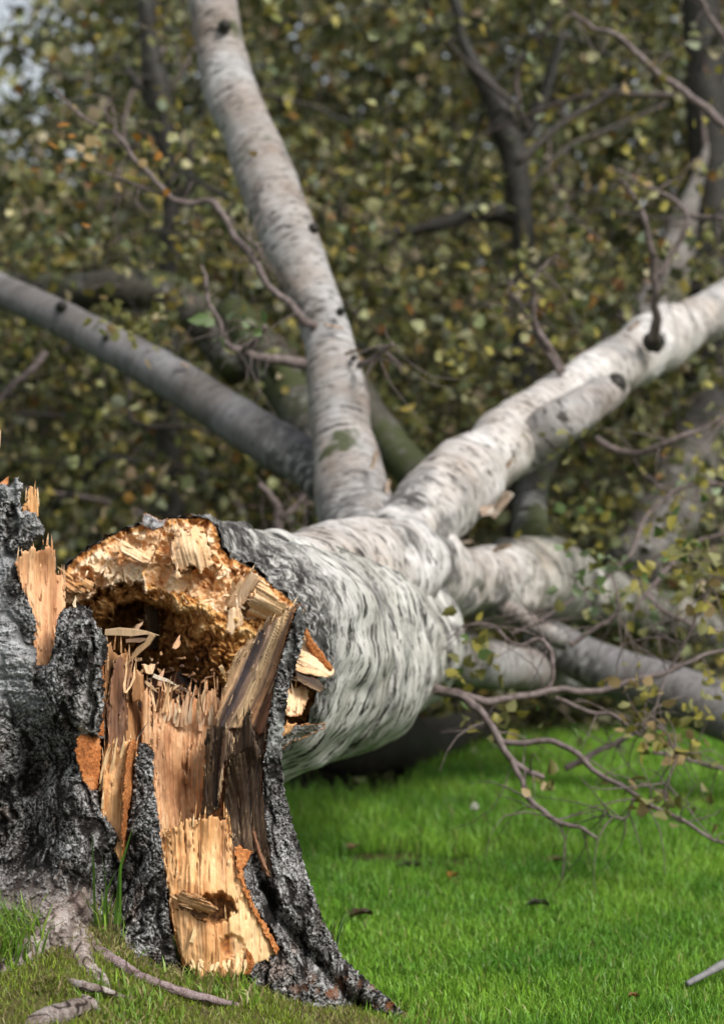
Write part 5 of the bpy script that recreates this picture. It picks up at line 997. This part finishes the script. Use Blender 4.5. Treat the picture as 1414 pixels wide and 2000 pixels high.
far_tree([[(330, 1290, 8.75, 36), (334, 900, 8.75, 28), (326, 600, 8.75, 22), (335, 420, 8.75, 18), (325, 300, 8.75, 22), (308, 170, 8.75, 26), (290, 60, 8.75, 18), (270, -200, 8.75, 14)], [(320, 250, 8.75, 12), (280, 180, 8.75, 10), (230, 110, 8.75, 7)], [(330, 420, 8.75, 12), (370, 360, 8.75, 9), (372, 250, 8.75, 6)]],
         'slim dark trunked birch between the two slanting limbs', [(-2.0, -0.2, 10.2, 11.6, 0.2, 3.4, 760)], 15, OLIVE, seed=1, gap=lambda s: ~((s[:, 0] < -1.2) & (s[:, 2] > 1.9) & (RNG.random(len(s)) < 0.7)))
far_tree([[(1010, 1290, 8.85, 34), (1020, 900, 8.85, 28), (1022, 500, 8.85, 22), (1006, 330, 8.85, 26), (980, 230, 8.85, 28), (940, 150, 8.85, 18), (900, 60, 8.85, 13), (860, -160, 8.85, 12)], [(1015, 420, 8.85, 22), (930, 415, 8.85, 18), (830, 446, 8.85, 15), (690, 470, 8.85, 11)], [(1000, 300, 8.85, 16), (1060, 200, 8.85, 12), (1100, 60, 8.85, 8)]],
         'dark crooked birch with a long level limb', [(-0.4, 1.6, 10.4, 11.8, 0.3, 3.8, 820)], 15, OLIVE, seed=2)
far_tree([[(1385, 1260, 9.6, 60), (1388, 900, 9.6, 54), (1384, 600, 9.6, 50), (1390, 400, 9.6, 48), (1386, 260, 9.6, 46), (1376, 100, 9.6, 40), (1360, -200, 9.6, 30)], [(1386, 300, 9.6, 20), (1440, 200, 9.6, 14)]],
         'thick dark trunk rising behind the white limbs', [(0.9, 2.6, 10.3, 11.6, 0.8, 3.6, 520)], 15, OLIVE, seed=3)
far_tree([[(900, 1270, 12.2, 26), (905, 700, 12.2, 18), (898, 330, 12.2, 13), (890, 220, 12.2, 12), (884, 120, 12.2, 10), (870, -100, 12.2, 8)]], 'thin pale stemmed birch far behind the fork', [(-0.6, 1.0, 12, 13.5, 0.3, 4.4, 620)], 18, OLIVE, seed=4, mat=M_FAR)
far_tree([[(1096, 1260, 12.6, 24), (1100, 700, 12.6, 20), (1096, 300, 12.6, 16), (1092, 200, 12.6, 14), (1080, -100, 12.6, 10)]], 'thin grey stemmed birch seen in the gap of foliage', [(0.7, 2.6, 12.2, 14, 0.3, 4.2, 520)], 18, OLIVE, seed=5, mat=M_FAR, gap=lambda s: ~((np.abs(s[:, 0] - 1.1) < 0.35) & (np.abs(s[:, 2] - 2.6) < 0.35)))
far_tree([[(400, 1270, 12.8, 24), (396, 700, 12.8, 20), (398, 420, 12.8, 17), (404, 200, 12.8, 14), (410, -100, 12.8, 10)]], 'pale slim birch behind the leafy side branch', [(-2.2, -0.2, 12.2, 13.8, 0.2, 4.0, 760)], 18, OLIVE, seed=6, mat=M_FAR, gap=lambda s: ~((s[:, 0] < -1.45) & (s[:, 2] > 2.1) & (RNG.random(len(s)) < 0.8)))
far_tree([[(-60, 1270, 11.6, 40), (-50, 700, 11.6, 34), (-40, 200, 11.6, 28), (-30, -200, 11.6, 20)]], 'dark birch at the far edge by the pale sky', [(-3.2, -1.3, 11, 13, 0.2, 2.6, 500)], 18, OLIVE, seed=7)
# wood farther off: one mass
def woodland():
    rng = np.random.default_rng(77); n = 42000
    x = np.where(rng.random(n) < 0.72, rng.uniform(-6, 7, n), rng.uniform(-15, 16, n)); y = rng.uniform(15.5, 21, n); top = 5.6 + 1.2 * perlin(np.c_[x * 0.5, x * 0, x * 0], 3) - 2.7 * smooth(-1.4, -2.6, x)
    z = rng.uniform(0, 1, n) * top
    P = np.c_[x, y, z]; k = fbm(P * 0.8, 3, 5) * 0.5 + 0.5; P = P[rng.random(n) < smooth(0.2, 0.5, k)]
    foliage_o = foliage('woodland', P, rng.uniform(0.09, 0.2, len(P)), None, rng, (1, 5, 0.3, 0.3, 0.2, 0.1, 10, 0.3))
    tag(foliage_o, 'dim green wood closing the view behind the birches', 'woodland', kind='stuff')
woodland()
hx = np.linspace(-260, 260, 60); hyy = np.linspace(90, 200, 14); HX, HY = np.meshgrid(hx, hyy)
hz = 16 * smooth(90, 150, HY) * (0.7 + 0.5 * perlin(np.c_[HX.ravel() * 0.012, HY.ravel() * 0.01, HX.ravel() * 0], 4).reshape(HX.shape)) * smooth(-60, 20, HX + 30) - 1
bh = NB('distant_conifer_green'); nh = bh.noise(obj_co(bh), 0.5, 6, 0.7)
hi = np.arange(HX.size).reshape(HX.shape)
tag(make('hills', np.c_[HX.ravel(), HY.ravel(), hz.ravel()], [np.stack([hi[:-1, :-1], hi[:-1, 1:], hi[1:, 1:], hi[1:, :-1]], -1).reshape(-1, 4)], bh.finish(bh.ramp(nh, [(0.3, (0.03, 0.05, 0.03)), (0.7, (0.08, 0.11, 0.07))]), 0.95), None), 'grey green wooded slope far beyond the trees', 'hill', kind='structure')
# ------------------------------------------------------------------ small things in the grass
p = at(10, 1800, 3.80); tuft('grass_tuft', p[0] - 0.02, p[1] - 0.03, 0.09, 900, 0.03, 0.095, 'dense bright grass tussock against the left flank of the stump', 0.1, (0.3, 1.1), 1)
p = at(215, 1800, 3.86); pocket = tuft('grass_tuft', p[0], p[1], 0.03, 60, 0.03, 0.09, 'tall thin grass tuft growing in the bark pocket', 0.45, (0.05, 0.7), 2)
p = at(212, 1790, 3.85)
V, F, C = blades(np.array([p[0] - 0.02, p[0] + 0.012, p[0], p[0] + 0.02, p[0] - 0.008]), np.full(5, p[1] - 0.01), np.full(5, p[2] - 0.01), np.array([0.15, 0.165, 0.11, 0.13, 0.1]), np.array([0.006, 0.0065, 0.005, 0.005, 0.005]), np.array([0.12, 0.25, 0.3, 0.2, 0.5]), np.random.default_rng(8), np.tile((0.07, 0.16, 0.015), (5, 1)))
make('long_blade', V, F, M_GRASS, pocket, C)
p = at(275, 1855, 3.83); tuft('grass_tuft', p[0], p[1], 0.075, 420, 0.012, 0.04, 'dry straw coloured grass clump beside the mauve root', 0.62, (0.4, 1.2), 3)
p = at(430, 1912, 3.83); tuft('grass_tuft', p[0], p[1], 0.07, 330, 0.015, 0.05, 'green grass clump under the bare wood patch', 0.35, (0.3, 1.1), 4)
p = at(100, 1880, 3.66); tuft('grass_tuft', p[0], p[1], 0.03, 160, 0.01, 0.03, 'small olive moss and grass cushion between two pale roots', 0.4, (0.4, 1.2), 5, green=((0.08, 0.1, 0.01), (0.16, 0.18, 0.03)))
p = at(260, 1960, 3.66); tuft('grass_tuft', p[0], p[1], 0.08, 360, 0.012, 0.04, 'fresh green grass clump below the mauve root', 0.2, (0.4, 1.15), 6)
p = at(650, 1858, 4.05); tuft('grass_tuft', p[0], p[1] + 0.03, 0.008, 14, 0.06, 0.1, 'sparse dark thin blades fanning out from the stump flare', 0.1, (0.2, 1.25), 7, wid=(0.0016, 0.0024), z=p[2], green=((0.03, 0.06, 0.015), (0.06, 0.11, 0.03)))
def litter(px, py, L, colr, label, curl=0.4, rz=0.0, name='fallen_leaf', cat='leaf', lift=0.02):
    y = FPX * 1.0 / (py - HORIZ); P = at(px, py, y); g = float(gz(P[0], P[1])[0]) + lift
    s = np.linspace(-1, 1, 9); t = np.linspace(0, 1, 11); S, T = np.meshgrid(s, t); w = np.sin(T * np.pi) ** 0.8 * 0.36 * L
    X = (T - 0.5) * L; Yv = S * w; Z = curl * L * (S ** 2) * 0.3 + curl * L * 0.25 * (1 - (2 * T - 1) ** 2) + 0.002 * np.sin(S * 9 + T * 14)
    c, sn = math.cos(rz), math.sin(rz); V = np.stack([P[0] + X * c - Yv * sn, P[1] + X * sn + Yv * c, g + Z], -1).reshape(-1, 3)
    i = np.arange(99).reshape(11, 9); Fq = np.stack([i[:-1, :-1], i[:-1, 1:], i[1:, 1:], i[1:, :-1]], -1).reshape(-1, 4)
    tag(make(name, V, [Fq], M_LEAF, None, np.tile(np.array(colr), (99, 1))), label, cat)
litter(706, 1806, 0.055, (0.05, 0.03, 0.015), 'dark brown curled leaf on the lawn near the stump flare', 0.5, 0.5)
litter(1050, 1786, 0.05, (0.03, 0.035, 0.016), 'blackish arched leaf lying out in the open lawn', 0.5, 0.0)
litter(884, 1735, 0.035, (0.36, 0.14, 0.03), 'small orange brown leaf on the bright lawn', 0.8, 1.0)
litter(1084, 1702, 0.05, (0.16, 0.10, 0.05), 'dull brown leaf on the lawn below the branch tip', 0.5, 0.7)
litter(800, 1712, 0.06, (0.05, 0.045, 0.03), 'dark leaf scrap on the bare worn patch', 0.4, 0.2)
litter(690, 1672, 0.05, (0.22, 0.15, 0.07), 'tan leaf scrap at the back of the worn patch', 0.4, 1.3)
litter(1236, 1970, 0.02, (0.2, 0.09, 0.03), 'tiny rust coloured leaf at the lower edge of the lawn', 0.6, 0.4)
# clover flower: stalk and round head of small petals
P = at(927, 1610, FPX / (1625 - HORIZ)); fl = empty('clover_flower', (P[0], P[1], 0), 'single white clover flower in the grass', 'flower')
V, F, caps, bc = tube_geo(np.array([(P[0], P[1], 0.0), (P[0] + 0.003, P[1], 0.03), (P[0], P[1], 0.062)]), np.array([0.0012, 0.0011, 0.001]), 6)
make('stalk', V, [F, caps], M_GRASS, fl, np.tile((0.07, 0.16, 0.03), (len(V), 1)))
rp = np.random.default_rng(2); dirs = rp.normal(size=(70, 3)); dirs[:, 2] = np.abs(dirs[:, 2]) - 0.3; dirs /= np.linalg.norm(dirs, axis=1)[:, None]
V, F = leaf_geo(np.tile((P[0], P[1], 0.064), (70, 1)) + dirs * 0.003, np.full(70, 0.009), rp); V = V.reshape(70, 6, 3); V += dirs[:, None] * 0.003; V = V.reshape(-1, 3)
tag(make('petal', V, [F], M_LEAF, fl, np.tile((0.72, 0.72, 0.62), (len(V), 1))), kind='stuff')
# stick at the lower right
stick = branch('fallen_stick', None, [(1340, 1922, 4.32, 7), (1372, 1905, 4.34, 8), (1400, 1890, 4.36, 10), (1450, 1862, 4.4, 11), (1520, 1830, 4.45, 9)], M_GREY, 14, 10, 0.2, 12, seed=55)
tag(stick, 'bare grey stick lying in the short lawn', 'stick')
